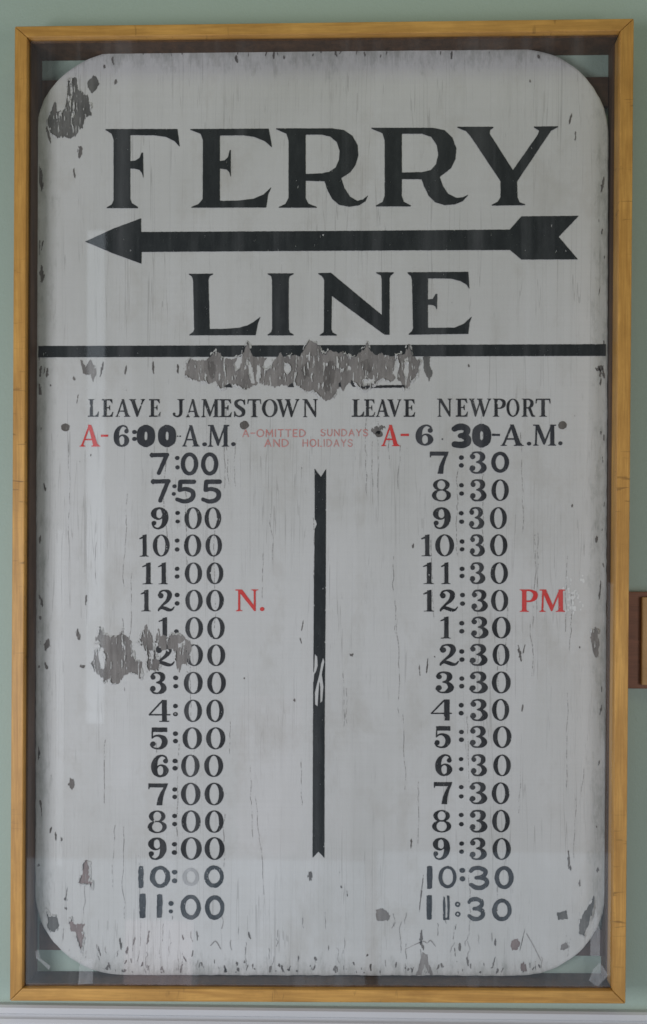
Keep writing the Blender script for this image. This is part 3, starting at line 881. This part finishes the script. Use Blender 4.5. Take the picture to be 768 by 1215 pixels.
# countless small chips and edge nicks, one sheet
def chips():
    r = random.Random(5)
    L = []  # x, y, half width, half height, tilt
    manual = [(48, 441, 2, 6), (56, 442, 2, 5), (60, 457, 1.2, 1.2), (88, 449, 1.5, 2.5), (121, 438, 1.5, 8), (149, 439, 1.4, 5), (182, 436, 1.4, 7), (211, 437, 1.6, 5), (150, 463, 1.2, 1.2), (47, 462, 3, 6), (92, 473, 1.2, 5),
              (49, 508, 1.6, 2), (102, 712, 1.6, 5), (49, 713, 2, 6), (93, 753, 3, 6), (56, 765, 4, 6), (98, 791, 4, 1.6), (47, 791, 2, 2), (48, 954, 2, 5), (45, 895, 3, 9), (60, 985, 1.6, 3), (66, 992, 1.4, 5), (73, 996, 1.4, 2),
              (78, 1067, 2, 2), (78, 1078, 1.8, 1.8), (85, 930, 4, 6), (79, 1060, 0.7, 8),
              (143, 1120, 1.8, 6), (151, 1128, 1.6, 5), (159, 1117, 1.2, 5), (176, 1112, 1.6, 7), (118, 1128, 1.0, 6), (234, 1110, 1.5, 5), (217, 1112, 1.2, 3), (296, 1110, 1.8, 4), (130, 1146, 1.5, 4),
              (215, 1150, 1.5, 6), (267, 1151, 2, 5), (368, 1040, 3, 5), (290, 805, 1.0, 1.2), (359, 742, 1, 6), (357, 760, 1, 4), (350, 831, 1.6, 2), (417, 777, 2, 2), (556, 434, 1.5, 1.6), (712, 437, 6, 3), (712, 442, 2, 6),
              (516, 779, 1.3, 1.3), (507, 790, 1.2, 8), (617, 776, 1.8, 9), (622, 770, 1.0, 5), (688, 768, 1.2, 1.4), (488, 1001, 1.4, 6), (675, 1020, 1.4, 10), (677, 1030, 1.2, 3), (708, 981, 1.4, 1.4), (709, 1033, 1.8, 3),
              (500, 1060, 0.9, 20), (500, 1112, 2.2, 9), (502, 1124, 2, 4), (555, 1141, 1.6, 5), (540, 1130, 1, 5), (586, 1142, 1.3, 6), (620, 1115, 0.7, 14), (588, 1118, 1.5, 4), (546, 1124, 2.0, 5), (498, 795, 1.2, 6), (490, 648, 2, 2.4),
              (677, 141, 1.6, 6), (683, 161, 1.4, 5), (629, 96, 1.2, 2), (715, 219, 2, 8), (639, 66, 2, 4), (523, 62, 1, 4), (536, 63, 1.6, 6), (134, 72, 2, 4), (124, 79, 2.4, 2.4), (138, 97, 3, 3), (281, 70, 2, 4), (325, 64, 1.6, 5), (329, 62, 1, 4),
              (48, 210, 3, 14), (50, 325, 3, 9), (46, 300, 2, 14), (45, 380, 2, 8), (48, 640, 2, 5), (95, 548, 1, 1.5), (108, 540, 1.2, 1.6), (679, 600, 1.4, 2), (708, 640, 2, 4), (716, 443, 1.6, 6), (713, 842, 1.2, 6), (712, 700, 1.4, 10),
              (620, 840, 1.6, 4), (590, 1080, 1, 1), (688, 1048, 1.4, 4), (390, 1125, 1.0, 3), (354, 1138, 1.2, 4), (400, 1150, 2, 3), (440, 1148, 1.4, 4), (335, 1149, 1.5, 4), (470, 1145, 1.2, 3), (300, 1147, 1.2, 3), (405, 1052, 1.2, 1.6), (412, 1060, 0.8, 4),
              (454, 507, 4, 2.2), (447, 511, 7, 4), (95, 180, 3, 6), (88, 205, 2, 5), (58, 160, 2, 9), (65, 130, 2, 6)]
    for m in manual: L.append(m + (r.uniform(-0.25, 0.25), r.random()))
    for k in range(85):   # bottom edge
        L.append((r.uniform(110, 650), 1156 - abs(r.gauss(0, 9)), r.uniform(0.5, 1.9), r.uniform(1.0, 3.6), r.uniform(-0.5, 0.5), r.random()))
    for k in range(15):   # left and right edges
        L.append((44 + abs(r.gauss(0, 5)), r.uniform(170, 1060), r.uniform(0.7, 2.2), r.uniform(1.5, 6), r.uniform(-0.2, 0.2), r.random()))
        L.append((718 - abs(r.gauss(0, 4)), r.uniform(170, 1060), r.uniform(0.6, 1.6), r.uniform(1.5, 6), r.uniform(-0.2, 0.2), r.random()))
    for k in range(18):   # top edge
        L.append((r.uniform(150, 630), 60 + abs(r.gauss(0, 4)), r.uniform(0.6, 1.8), r.uniform(1.2, 4), r.uniform(-0.3, 0.3), r.random()))
    for k in range(30):   # scattered flecks
        L.append((r.uniform(60, 700), r.uniform(90, 1140), r.uniform(0.3, 0.6), r.uniform(0.4, 1.2), r.uniform(-0.3, 0.3), r.random()))
    VV, FF = [], []
    for x, y, a, b, tl, s in L:
        a, b = a * 0.85, b * 0.92
        h = 0.35
        X, Y = grid(x - a * 2 - 2, y - b * 1.5 - 2, x + a * 2 + 2, y + b * 1.5 + 2, h)
        U = (X - x) + tl * (Y - y)
        d = d_ell(U, Y - y, 0, 0, a * 1.0, b * 1.25) + 0.35 + min(a * 2.4, 5.0) * fbm(X * 0.85 + 91 * s, Y * 0.34 + 37 * s, 4)
        d = np.maximum(d, d_poly(X, Y, bo[::6]) + 3.4)
        v_, f_ = field_mesh(d, x - a * 2 - 2, y - b * 1.5 - 2, h)
        k = len(VV)
        VV += v_
        FF += [tuple(q + k for q in f) for f in f_]
    VV = np.array(VV)
    o = link('paint_chips', P(VV[:, 0], VV[:, 1], Y_BOARD - LIFT['chip']), FF, M_chip, board_root)
    o['kind'] = 'stuff'


chips()


def fine_cracks():
    """hair cracks in the paint near the foot of the board"""
    r = random.Random(21)
    VV, FF = [], []
    L = []
    for k in range(60):
        x, y = r.uniform(70, 700), r.uniform(1080, 1152)
        pts = [(x, y, r.uniform(0.15, 0.4))]
        for q in range(r.randint(2, 5)):
            x += r.gauss(0, 0.9)
            y += r.uniform(2, 6)
            pts.append((x, y, r.uniform(0.1, 0.45)))
        L.append(pts)
    for k in range(60):
        x, y = r.uniform(70, 700), r.uniform(470, 1060)
        pts = [(x, y, 0.2)]
        for q in range(r.randint(5, 18)):
            x += r.gauss(0, 0.7)
            y += r.uniform(4, 9)
            pts.append((x, y, r.uniform(0.08, 0.26)))
        L.append(pts)
    L.append([(482, 1126, 0.2), (492, 1121, 0.4), (502, 1117, 0.9), (507, 1119, 0.3), (511, 1116, 0.8), (517, 1123, 0.3)])
    L.append([(625, 1108, 0.4), (633, 1122, 0.5), (642, 1140, 0.4)])
    L.append([(250, 1122, 0.5), (256, 1117, 0.8), (262, 1126, 0.4)])
    for pts in L:
        a = np.array(pts)
        x0, y0, x1, y1 = a[:, 0].min() - 2, a[:, 1].min() - 2, a[:, 0].max() + 2, a[:, 1].max() + 2
        X, Y = grid(x0, y0, x1, y1, 0.35)
        d = d_stroke(X, Y, pts) + 0.5 * fbm(X * 0.8, Y * 0.8, 2)
        d = np.maximum(d, d_poly(X, Y, bo[::6]) + 3.4)
        v_, f_ = field_mesh(d, x0, y0, 0.35)
        k = len(VV)
        VV += v_
        FF += [tuple(q + k for q in f) for f in f_]
    VV = np.array(VV)
    o = link('paint_cracks', P(VV[:, 0], VV[:, 1], Y_BOARD - LIFT['chip']), FF, M_crack, board_root)
    o['kind'] = 'stuff'


fine_cracks()

# pale scuffs beside the red PM
r_ = random.Random(3)
SC = [(680 + r_.gauss(0, 6), 712 + r_.gauss(0, 12), r_.uniform(0.6, 1.9), r_.uniform(0.8, 2.6)) for k in range(46)]


def scuff(X, Y):
    d = np.full(X.shape, 1e9)
    for x, y, a, b in SC: d = np.minimum(d, d_ell(X, Y, x, y, a, b))
    return d + 2.0 * fbm(X * 0.6, Y * 0.5, 3)


sheet('pale_scuff', scuff, (660, 680, 700, 750), 0.4, M_scuff, board_root, 'chip', 0)

# nail heads through the board
for x, y, r in ((77.5, 507, 5), (290, 504.5, 5.2), (667.5, 504.5, 5), (450, 515, 4.2)):
    sheet('nail_head', lambda X, Y, x=x, y=y, r=r: d_ell(X, Y, x, y, r * 1.02, r * 0.92) + 1.2 * fbm(X * 0.4, Y * 0.4, 2), (x - r, y - r, x + r, y + r), 0.35, M_nail, board_root, 'chip', 0.2)

# ------------------------------------------------------------------ headline
s5 = lambda pts: Z(100, 140, 3.84, pts)
F_ = s5([(95, 50), (425, 50), (436, 132), (412, 106), (372, 86), (320, 79), (210, 78), (210, 197), (235, 193), (253, 180), (262, 157), (268, 157), (270, 274), (264, 252), (252, 237), (235, 232), (210, 230), (210, 368), (218, 388),
         (245, 406), (245, 411), (103, 411), (103, 407), (125, 394), (134, 374), (134, 100), (125, 72), (95, 54)])
E_ = s5([(483, 50), (841, 48), (856, 134), (822, 105), (775, 86), (722, 79), (618, 80), (618, 196), (640, 192), (655, 178), (663, 146), (668, 146), (668, 268), (662, 248), (650, 235), (618, 230), (618, 377), (700, 376), (770, 368), (816, 349),
         (852, 316), (838, 350), (829, 408), (488, 409), (488, 405), (520, 392), (540, 370), (541, 100), (530, 72), (483, 54)])
s6 = lambda pts: Z(280, 140, 3.84, pts)
R1 = s6([(184, 47), (440, 47), (492, 55), (532, 82), (555, 125), (558, 170), (545, 215), (520, 248), (480, 274), (495, 320), (520, 358), (553, 377), (580, 371), (604, 350), (590, 380), (560, 398), (515, 405), (470, 395), (440, 370), (420, 335), (404, 289),
         (318, 286), (318, 365), (330, 390), (369, 405), (369, 409), (195, 409), (195, 405), (225, 392), (240, 365), (240, 100), (230, 72), (184, 51)])
R1h = s6([(318, 76), (390, 76), (430, 85), (460, 110), (473, 150), (470, 190), (455, 225), (425, 245), (390, 252), (318, 255)])
s7 = lambda pts: Z(440, 140, 3.2, pts)
R2 = s7([(3, 37), (235, 37), (280, 46), (310, 75), (325, 115), (322, 155), (305, 190), (262, 224), (275, 260), (295, 288), (325, 303), (350, 301), (373, 289), (350, 315), (320, 328), (280, 331), (245, 320), (220, 295), (202, 258), (193, 233), (118, 232),
         (118, 295), (125, 318), (153, 332), (153, 336), (20, 336), (20, 332), (45, 318), (53, 295), (53, 85), (45, 58), (3, 41)])
R2h = s7([(118, 60), (195, 60), (230, 72), (252, 105), (256, 140), (248, 175), (228, 198), (195, 205), (118, 207)])
Y_ = s7([(329, 33), (466, 33), (466, 37), (453, 45), (452, 60), (540, 198), (635, 62), (640, 48), (620, 36), (620, 32), (711, 31), (711, 35), (685, 48), (556, 240), (557, 300), (565, 320), (586, 327), (586, 331), (459, 333), (459, 329), (482, 318),
         (493, 300), (493, 240), (380, 70), (362, 50), (329, 37)])
s8 = lambda pts: Z(200, 310, 3.84, pts)
L_ = s8([(93, 57), (203, 56), (203, 60), (188, 68), (182, 85), (188, 308), (250, 308), (320, 303), (360, 292), (390, 275), (419, 253), (408, 282), (397, 337), (95, 338), (95, 334), (112, 322), (117, 310), (112, 85), (105, 68), (93, 61)])
I_ = s8([(452, 55), (570, 55), (570, 59), (552, 68), (548, 85), (548, 310), (553, 324), (570, 334), (570, 338), (452, 338), (452, 334), (468, 322), (472, 308), (472, 85), (468, 68), (452, 59)])
s9 = lambda pts: Z(360, 310, 3.84, pts)
N_ = s9([(68, 54), (125, 52), (358, 245), (357, 80), (353, 65), (333, 54), (333, 50), (412, 50), (412, 54), (398, 66), (393, 80), (393, 335), (370, 335), (130, 158), (128, 310), (133, 324), (152, 335), (152, 339), (75, 339), (75, 335), (92, 324),
         (94, 310), (95, 85), (85, 68), (68, 58)])
E2 = s9([(475, 50), (752, 48), (757, 127), (745, 108), (715, 90), (670, 79), (568, 78), (568, 174), (590, 171), (603, 149), (611, 147), (609, 223), (601, 205), (590, 200), (568, 198), (568, 303), (690, 302), (732, 284), (769, 250), (757, 282),
         (752, 331), (480, 335), (480, 331), (495, 318), (500, 305), (495, 85), (490, 68), (475, 54)])


def word(name, polys, holes, mat=M_black, wob=0.2, wear=0.04, cut=None, h=0.45):
    allp = [q for p in polys for q in p]

    def f(X, Y):
        d = np.full(X.shape, 1e9)
        for p in polys: d = np.minimum(d, d_poly(X, Y, p))
        for p in holes: d = np.maximum(d, -d_poly(X, Y, p))
        return d
    return sheet(name, f, bb(allp, 1), h, mat, board_root, 'paint', wob, wear, cut)


tag(word('painted_word', [F_, E_, R1, R2, Y_], [R1h, R2h]), 'large black painted word FERRY')
tag(word('painted_word', [L_, I_, N_, E2], []), 'large black painted word LINE')
word('painted_arrow', [[(101, 286.7), (135, 271), (167.5, 259), (167.5, 275.2), (400, 274), (605, 272.3), (619, 256.6), (687, 256), (663, 281), (686, 307.8), (619, 308), (605, 296.6), (400, 297.5), (168, 299), (168, 313), (135, 301)]], [])
word('painted_rule', [[(43, 410.5), (380, 409.5), (721.5, 408.3), (721.5, 422.3), (380, 423.2), (43, 424)]], [], wear=0.06, cut=lambda X, Y: np.maximum(band_cut(X, Y), edge_cut(X, Y)))
SL = [[(373.5, 776), (376.5, 779), (377, 790), (375, 797), (373, 800), (372, 812), (371.5, 806), (373, 790)], [(383.5, 780), (385, 785), (382, 800), (384, 815), (382.5, 832), (380, 834), (380, 816), (379, 808), (378, 822), (377, 838), (374, 836), (373.5, 822), (376, 812), (379, 800), (381, 788)]]
word('painted_divider', [[(373.4, 556), (380.8, 566), (387, 556.3), (386.6, 700), (385.3, 860), (385, 1018), (378, 1010.5), (371, 1018), (371.5, 860), (372.6, 700), (373.6, 620)]], [[(369, 616), (374.5, 617), (376, 622), (374, 627), (369, 627)]] + SL, M_black, 0.15, 0.05, h=0.35)

# feet of the worn-away word above the columns
FR = [[(266, 459.5), (268, 457), (273, 455), (276, 459.8)], [(341, 459.6), (343, 457), (347, 454), (349, 459.4)], [(417, 451), (420, 453), (424, 459), (419, 459), (416, 455)], [(424, 460), (428, 458.2), (440, 457.6), (458, 457), (480, 456.8), (481, 459.8), (450, 460.4), (426, 461)],
      [(402, 455), (404, 453), (405, 459), (402, 459)]]
word('worn_word', FR, [], M_black_small, 0.3, 0.0, h=0.3)


# ------------------------------------------------------------------ column headings
def caps(text, boxes, y0, y1): return [(CAP[c], a, b, y0, y1) for c, (a, b) in zip(text, boxes)]


def head(text, boxes, y0, y1, mat=M_black_small, wear=0.10, dots=()):
    return line('painted_word', caps(text, boxes, y0, y1), mat, board_root, 0.25, 0.16, wear, dots=dots)


head('LEAVE', [(104.3, 117.5), (120.8, 134.6), (137, 154.8), (153, 172.2), (176.8, 190.8)], 473.6, 494.6, wear=0.16)
head('JAMESTOWN', [(204.2, 219.2), (220.8, 237), (239, 260), (260.2, 275.4), (276.8, 292.2), (293.6, 310), (311, 329.4), (328, 355.4), (359, 377.2)], 473.6, 495)
head('LEAVE', [(417.2, 432.4), (432.2, 445.5), (446, 462.4), (459.6, 476.4), (479, 493)], 473.8, 494.6, wear=0.06)
head('NEWPORT', [(518.6, 536.6), (540.8, 555.6), (556.4, 583), (584.6, 600.2), (601, 616.4), (619, 635.2), (635.6, 653.4)], 473, 494.5, wear=0.06)

# ------------------------------------------------------------------ first departures, with their red letter A
tag(line('painted_letter', caps('A', [(94.5, 119)], 504, 529.8), M_red, board_root, 0.25, 0.2, 0.05), 'red letter A')
line('painted_letter', [(CAP['-'], 119.8, 128.4, 505, 529)], M_red, board_root, 0.25, 0.2, 0.05)
tag(line('painted_letter', caps('A', [(452.4, 474.6)], 504, 529.4), M_red, board_root, 0.25, 0.2, 0.05), 'red letter A')
line('painted_letter', [(CAP['-'], 475.6, 485.2, 504, 528)], M_red, board_root, 0.25, 0.2, 0.05)


def trow(glyphs, dots=(), mat=None, wear=0.07, wob=0.2, cut=None, name='painted_time'):
    gl = []
    for g in glyphs:
        k = g[0]
        if k == '9': gl.append((DIG['6'],) + tuple(g[1:5]) + (True,))
        elif isinstance(k, str): gl.append((DIG[k],) + tuple(g[1:5]))
        else: gl.append(tuple(g))
    return line(name, gl, mat or M_black_small, board_root, 0.27, wob, wear, dots=dots, cut=cut)


tag(trow([('6', 134.6, 153.4, 504.4, 530.4), ('B0', 162.8, 183.6, 504, 530.6), ('B0', 188, 208.6, 504, 530.6), (CAP['A'], 216, 237.2, 504.4, 529.8), (CAP['M'], 246.6, 272, 504.2, 530)],
         [(159.6, 512.6, 2.5), (159.6, 520.8, 2.5), (210.8, 517.6, 0.9), (213.8, 517.6, 0.9), (242.8, 527.2, 2.4), (277, 527, 2.4)], M_marker, 0.03), 'time 6:00 A.M. with heavy zeros')
tag(trow([('6', 493, 514.4, 503.8, 529), ('B3', 535.6, 560, 502.8, 532), ('B0', 560.8, 582.4, 502.8, 531), (CAP['-'], 584, 593.4, 504, 528), (CAP['A'], 594, 621.6, 503.6, 529), (CAP['M'], 632.6, 660, 503.8, 528.8)],
         [(627.9, 526.4, 2.3), (665, 526, 2.3), (525, 521, 0.9)], M_marker, 0.03), 'time 6 30 A.M. with heavy 30')

# small red note between the columns
THINP = lambda t, y0, y1, x0, x1, ws: [(THIN[c], a, b, y0, y1) for c, (a, b) in zip(t, ws)]


def spread(text, x0, x1, gap):
    tot = sum(THIN[c][0] if c != ' ' else 5.0 for c in text)
    n_ = len(text) - 1
    k = (x1 - x0 - gap * n_) / tot
    out, x = [], x0
    for c in text:
        wd = (THIN[c][0] if c != ' ' else 5.0) * k
        if c != ' ': out.append((c, x, x + wd))
        x += wd + gap
    return out


def note(text, x0, x1, y0, y1, gap=1.8, wear=0.12):
    g = [(THIN[c], a, b, y0, y1) for c, a, b in spread(text, x0, x1, gap)]
    line('painted_note', g, M_pink, board_root, 0.25, 0.12, wear)


note('A-OMITTED', 287.5, 362.6, 509.2, 518.6)
note('SUNDAYS', 380.4, 436.8, 509.0, 517.8)
note('AND', 313.6, 342.4, 520.8, 530.4)
note('HOLIDAYS', 359, 418.6, 521, 530.2)

# ------------------------------------------------------------------ left column
bw = dict(mat=M_marker, wear=0.02, wob=0.25)
trow([('b7', 178.3, 200.3, 537, 563.4), ('b0', 214.5, 235.4, 536.8, 564.2), ('b0', 238.6, 259.2, 536.8, 564.2)], [(210.4, 543.4, 2.5), (210.7, 554.6, 2.4)], **bw)
trow([('b7', 179.8, 201.9, 568.2, 596), ('b5', 208, 232.4, 568.6, 597.6), ('b5', 238.6, 262.8, 568.6, 597.6)], [(207, 577, 2.3), (206.2, 586, 2.2)], **bw)
trow([('9', 179, 200.2, 601.8, 628), ('0', 219, 239.4, 601.8, 628), ('0', 242.8, 262.4, 601.8, 628)], [(210.9, 608.6, 2.5), (210.9, 618.8, 2.3)], wear=0.14)
trow([('1', 165, 176.4, 634.2, 660.4), ('0', 181.4, 201.3, 634.2, 660.4), ('0', 218.4, 238.8, 634.2, 660.4), ('0', 244, 263.4, 634.2, 660.4)], [(210.2, 641.4, 2.5), (210.2, 652, 2.5)])
trow([('1', 168.5, 181.4, 667.4, 693.2), ('1', 187.2, 199.4, 667.4, 693.2), ('0', 219.4, 239.8, 667.4, 693.2), ('0', 245.2, 265, 667.4, 693.2)], [(210.2, 675, 2.5), (210.2, 684, 2.5)], wear=0.1)
trow([('1', 166.7, 178.8, 699.8, 725.4), ('2', 186.6, 207.4, 699.6, 725.6), ('0', 220, 240.4, 699.8, 725.4), ('0', 244.8, 265.6, 699.8, 725.4)], [(210.2, 706, 2.6), (210.2, 716, 2.6)], wear=0.1)
tag(line('painted_letter', caps('N', [(279.2, 306.6)], 699.4, 725.2), M_red, board_root, 0.25, 0.2, 0.05, dots=[(311.2, 722.6, 2.4)]), 'red letter N with a full stop')
trow([('1', 188, 201, 732.4, 757.6), ('0', 220, 240.8, 732.2, 758.4), ('0', 246, 266.6, 732.2, 758.4)], [(209.3, 749.2, 2.5)], cut=time_cut)
trow([('2', 183.6, 207.6, 764.4, 790.8), ('0', 220, 240.8, 764.6, 790.4), ('0', 246, 267.2, 764.6, 790.4)], [], cut=time_cut)
trow([('3', 177.4, 198, 797.2, 823.6), ('0', 218.2, 240.5, 797.2, 823.6), ('0', 246, 268, 797.2, 823.6)], [(208.5, 804.4, 2.7), (208.5, 814.2, 2.6)])
trow([('4', 176.6, 202.2, 830.4, 856.6), ('0', 218.6, 239.6, 830.2, 856.8), ('0', 245, 265.4, 830.2, 856.8)], [(208.3, 837.8, 2.6), (208.3, 847.4, 2.6)])
trow([('5', 177.6, 199.4, 863.2, 889.4), ('0', 216.7, 239.6, 863, 889.2), ('0', 244.6, 267.4, 863, 889.2)], [(208.2, 870.6, 2.7), (208.2, 879.4, 2.6)], wear=0.04)
trow([('6', 179, 200.2, 895.6, 922.4), ('0', 215, 236.8, 895.4, 922), ('0', 242.4, 264.8, 895.4, 922)], [(207.8, 903, 2.7), (207.8, 911.6, 2.8)], wear=0.04)
trow([('7', 176.2, 199.4, 929.6, 955.6), ('0', 214.8, 237.8, 928.8, 955.6), ('0', 242.8, 265.6, 928.8, 955.6)], [(207.4, 936.8, 2.6), (207.4, 945.6, 2.6)])
trow([('8', 175.3, 197.8, 961.8, 988.6), ('0', 215.4, 238, 961.6, 988.2), ('0', 243.2, 265.4, 961.6, 988.2)], [(207.2, 968.2, 2.6), (207.2, 977.8, 2.6)], wear=0.1)
trow([('9', 175.7, 198, 993.6, 1020.4), ('0', 214.5, 239.4, 993.4, 1020.4), ('0', 242.8, 266.4, 993.4, 1020.4)], [(207, 1001.8, 2.7), (207, 1011.6, 2.8)], wear=0.03)
tag(trow([('b1', 164.2, 170.4, 1027.4, 1053.8), ('b0', 178, 202.2, 1027.4, 1053.6), ('r0', 242.4, 265.6, 1027, 1053.4)], [(207.4, 1034.8, 2.9), (207.2, 1045, 2.9)], M_dry, 0.08, 0.45), 'time 10:00 with one zero almost gone')
trow([('r0', 216.7, 236, 1030, 1051.4)], (), M_ghost, 0.14, 0.5, name='ghost_figure')
tag(trow([('b1', 165.4, 173, 1060, 1089.6), ('b1', 186, 192.8, 1061, 1089.4), ('r0', 214, 238.4, 1061.6, 1091.4), ('r0', 243.2, 266.4, 1062.4, 1091.6)], [(203, 1072, 2.8), (202.8, 1081.6, 2.5)], M_dry, 0.09, 0.5), 'thin brushed time 11:00')

# ------------------------------------------------------------------ right column
T3 = lambda a, b, y0, y1: ('3', a, b, y0, y1)
T0 = lambda a, b, y0, y1: ('0', a, b, y0, y1)
trow([('7', 510.2, 532.5, 535.8, 562.2), T3(556.4, 578, 535.6, 562), ('b0', 583, 604.2, 536, 561)], [(547.5, 543, 2.7), (547.5, 552.2, 2.7)], M_marker, 0.03)
trow([('8', 512.6, 535, 568.6, 595), T3(557.2, 577.8, 568.6, 594.8), T0(583.3, 603.8, 568.8, 594.4)], [(547.6, 575.8, 2.6), (547.8, 585.6, 2.6)], wear=0.05)
trow([('9', 513.8, 535.3, 601.8, 627.8), T3(556, 575, 601.6, 627.8), T0(581.4, 601.4, 601.8, 627.8)], [(547.4, 609, 2.6), (547.8, 619, 2.6)], wear=0.05)
trow([('1', 499.7, 512.2, 634.2, 660), T0(516.6, 538.9, 634, 660.2), T3(557, 575.6, 634, 660.2), T0(581.6, 602.2, 634, 660)], [(548.3, 642.6, 2.6), (548.3, 651.8, 2.5)], wear=0.05)
trow([('1', 501.5, 514.9, 667.2, 693), ('1', 523.1, 534.6, 667.2, 693), T3(557, 576.2, 667.2, 693), T0(582.2, 602.8, 667.2, 693)], [(548.4, 675, 2.6), (548.4, 683.4, 2.6)], wear=0.08)
trow([('1', 502, 514.9, 699.8, 725.6), ('2', 521, 543.8, 699.6, 725.8), T3(558.8, 579.2, 699.6, 725.8), T0(582.8, 603, 699.8, 725.6)], [(548.9, 706, 2.6), (548.9, 716.2, 2.6)], wear=0.06)
tag(line('painted_letter', caps('PM', [(616.4, 638.2), (640, 670.6)], 699.4, 726), M_red, board_root, 0.25, 0.2, 0.06), 'red letters PM')
trow([('1', 522.2, 535.2, 731.6, 757.6), T3(558.4, 580.2, 731.6, 757.6), T0(584, 606, 731.8, 757.6)], [(548, 739.6, 2.7), (548, 749, 2.7)], wear=0.05)
trow([('2', 520.8, 545, 764, 790.2), T3(556.6, 579, 764, 790), T0(584.6, 604.6, 764, 790)], [(548, 773, 2.7), (548.2, 782.6, 2.7)], wear=0.05)
trow([('3', 516.2, 539.1, 796.8, 822.6), T3(556.3, 579.5, 796.8, 822.8), T0(583.7, 606, 796.8, 822.8)], [(548, 805.2, 2.7), (548, 814.2, 2.7)], wear=0.05)
trow([('4b', 511.3, 536.1, 829.8, 855), T3(557.2, 579.5, 829.4, 855.6), T0(584, 604.2, 829.4, 855.2)], [(547.4, 836.8, 2.7), (547.4, 846.2, 2.7)], wear=0.05)
trow([('5', 515.2, 535.3, 861.6, 887.8), T3(556.8, 578.6, 861.4, 887.4), T0(585, 607, 861.6, 887.6)], [(547.6, 868.6, 2.6), (547.6, 877.6, 2.7)], wear=0.04)
trow([('6', 516.2, 536.7, 895, 921), T3(558.2, 578.2, 895, 921), T0(585.5, 606.2, 895.4, 921)], [(547.2, 900.8, 2.4), (547.4, 912.6, 2.5)], wear=0.05)
trow([('7', 515, 536.7, 928, 954.2), T3(556.3, 578.6, 928, 954.2), T0(583.7, 604.6, 928.4, 954.2)], [(547.4, 934, 2.5), (547.4, 945, 2.5)], wear=0.07)
trow([('8', 512.9, 535.4, 961.2, 987.8), T3(556.5, 578.8, 961, 987.8), T0(584.2, 605, 961, 987.6)], [(547.4, 967, 2.6), (547.6, 978, 2.6)], wear=0.07)
trow([('9', 513.5, 534.5, 993.8, 1020.4), T3(556.7, 578.2, 994, 1020.4), T0(584.6, 606.2, 994.4, 1020.4)], [(547.8, 1001, 2.6), (547.8, 1010.6, 2.6)], wear=0.05)
tag(trow([('b1', 506.6, 513.3, 1027.4, 1054.8), ('t0', 520.4, 541.8, 1027.6, 1054), ('b3', 556.3, 580.8, 1027.4, 1056.2), ('b0', 587, 609.6, 1027.6, 1055)], [(548.7, 1032.8, 3.1), (548.9, 1042.8, 3.1)], M_marker, 0.06, 0.35), 'even brushed time 10:30')


def r2(x, y): return G_(7, 7, ell((3.5, 3.5, 3.5, 3.5), (3.5, 3.5, 1.5, 1.5)))


RG = G_(7, 7, ell((3.5, 3.5, 3.5, 3.5), (3.5, 3.5, 1.4, 1.4)))
OB = G_(8, 29, PL((0.3, 1), (2.3, 1), (2.9, 14), (2.6, 26), (4, 27), (5.4, 25), (5.2, 10), (4.8, 0), (7.4, 0.4), (7.8, 12), (7.4, 28.5), (0.4, 28.8), (0, 14)))
tag(trow([('b1', 506, 512.8, 1062, 1091.6), (OB, 525.8, 533.8, 1062.6, 1091.8), ('b3', 554.4, 576, 1064.4, 1093.2), ('r0', 584.2, 607, 1066.4, 1093.2), (RG, 540, 546.4, 1070, 1076.2), (RG, 540, 546.4, 1081.6, 1087.8)], [], M_dry, 0.10, 0.45), 'patchy brushed time 11:30')

# ------------------------------------------------------------------ pale patches at the glass corners, reflections painted as thin sheets
def reflection_patch(pts):
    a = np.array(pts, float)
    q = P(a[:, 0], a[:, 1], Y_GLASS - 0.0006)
    return link('painted_reflection', q, [tuple(range(len(pts)))], M_reflection_patch, frame)


reflection_patch([(699, 1163), (704, 1150), (712, 1142), (722, 1157), (710, 1170), (706, 1169)])
reflection_patch([(700.5, 1134), (712, 1134), (712, 1104), (707.5, 1080), (701, 1100)])
reflection_patch([(42, 1128), (46, 1127.5), (48, 1137), (60, 1146), (58, 1151), (47, 1140), (43, 1137)])
reflection_patch([(95, 1139), (111, 1138), (110, 1167), (93, 1168)])

# ------------------------------------------------------------------ the neighbouring plaque at the picture's edge
a, b = P(748.5, 702, -0.012), P(748.5, 817, -0.012)
root = empty('wooden_plaque', (float(a[0]) + 0.13, 0, float(b[2])))
tag(root, 'small brown wooden plaque with tan front panel beside the right edge of the oak case', 'plaque')
box('backboard', float(a[0]) - 0.006, float(a[0]) + 0.26, -0.012, -0.0006, float(b[2]), float(a[2]), M_plaque, root, 0.0015)
a2, b2 = P(762, 708.5, -0.02), P(762, 813, -0.02)
box('front_panel', float(a2[0]), float(a2[0]) + 0.215, -0.02, -0.0121, float(b2[2]), float(a2[2]), M_plaque_face, root, 0.002)
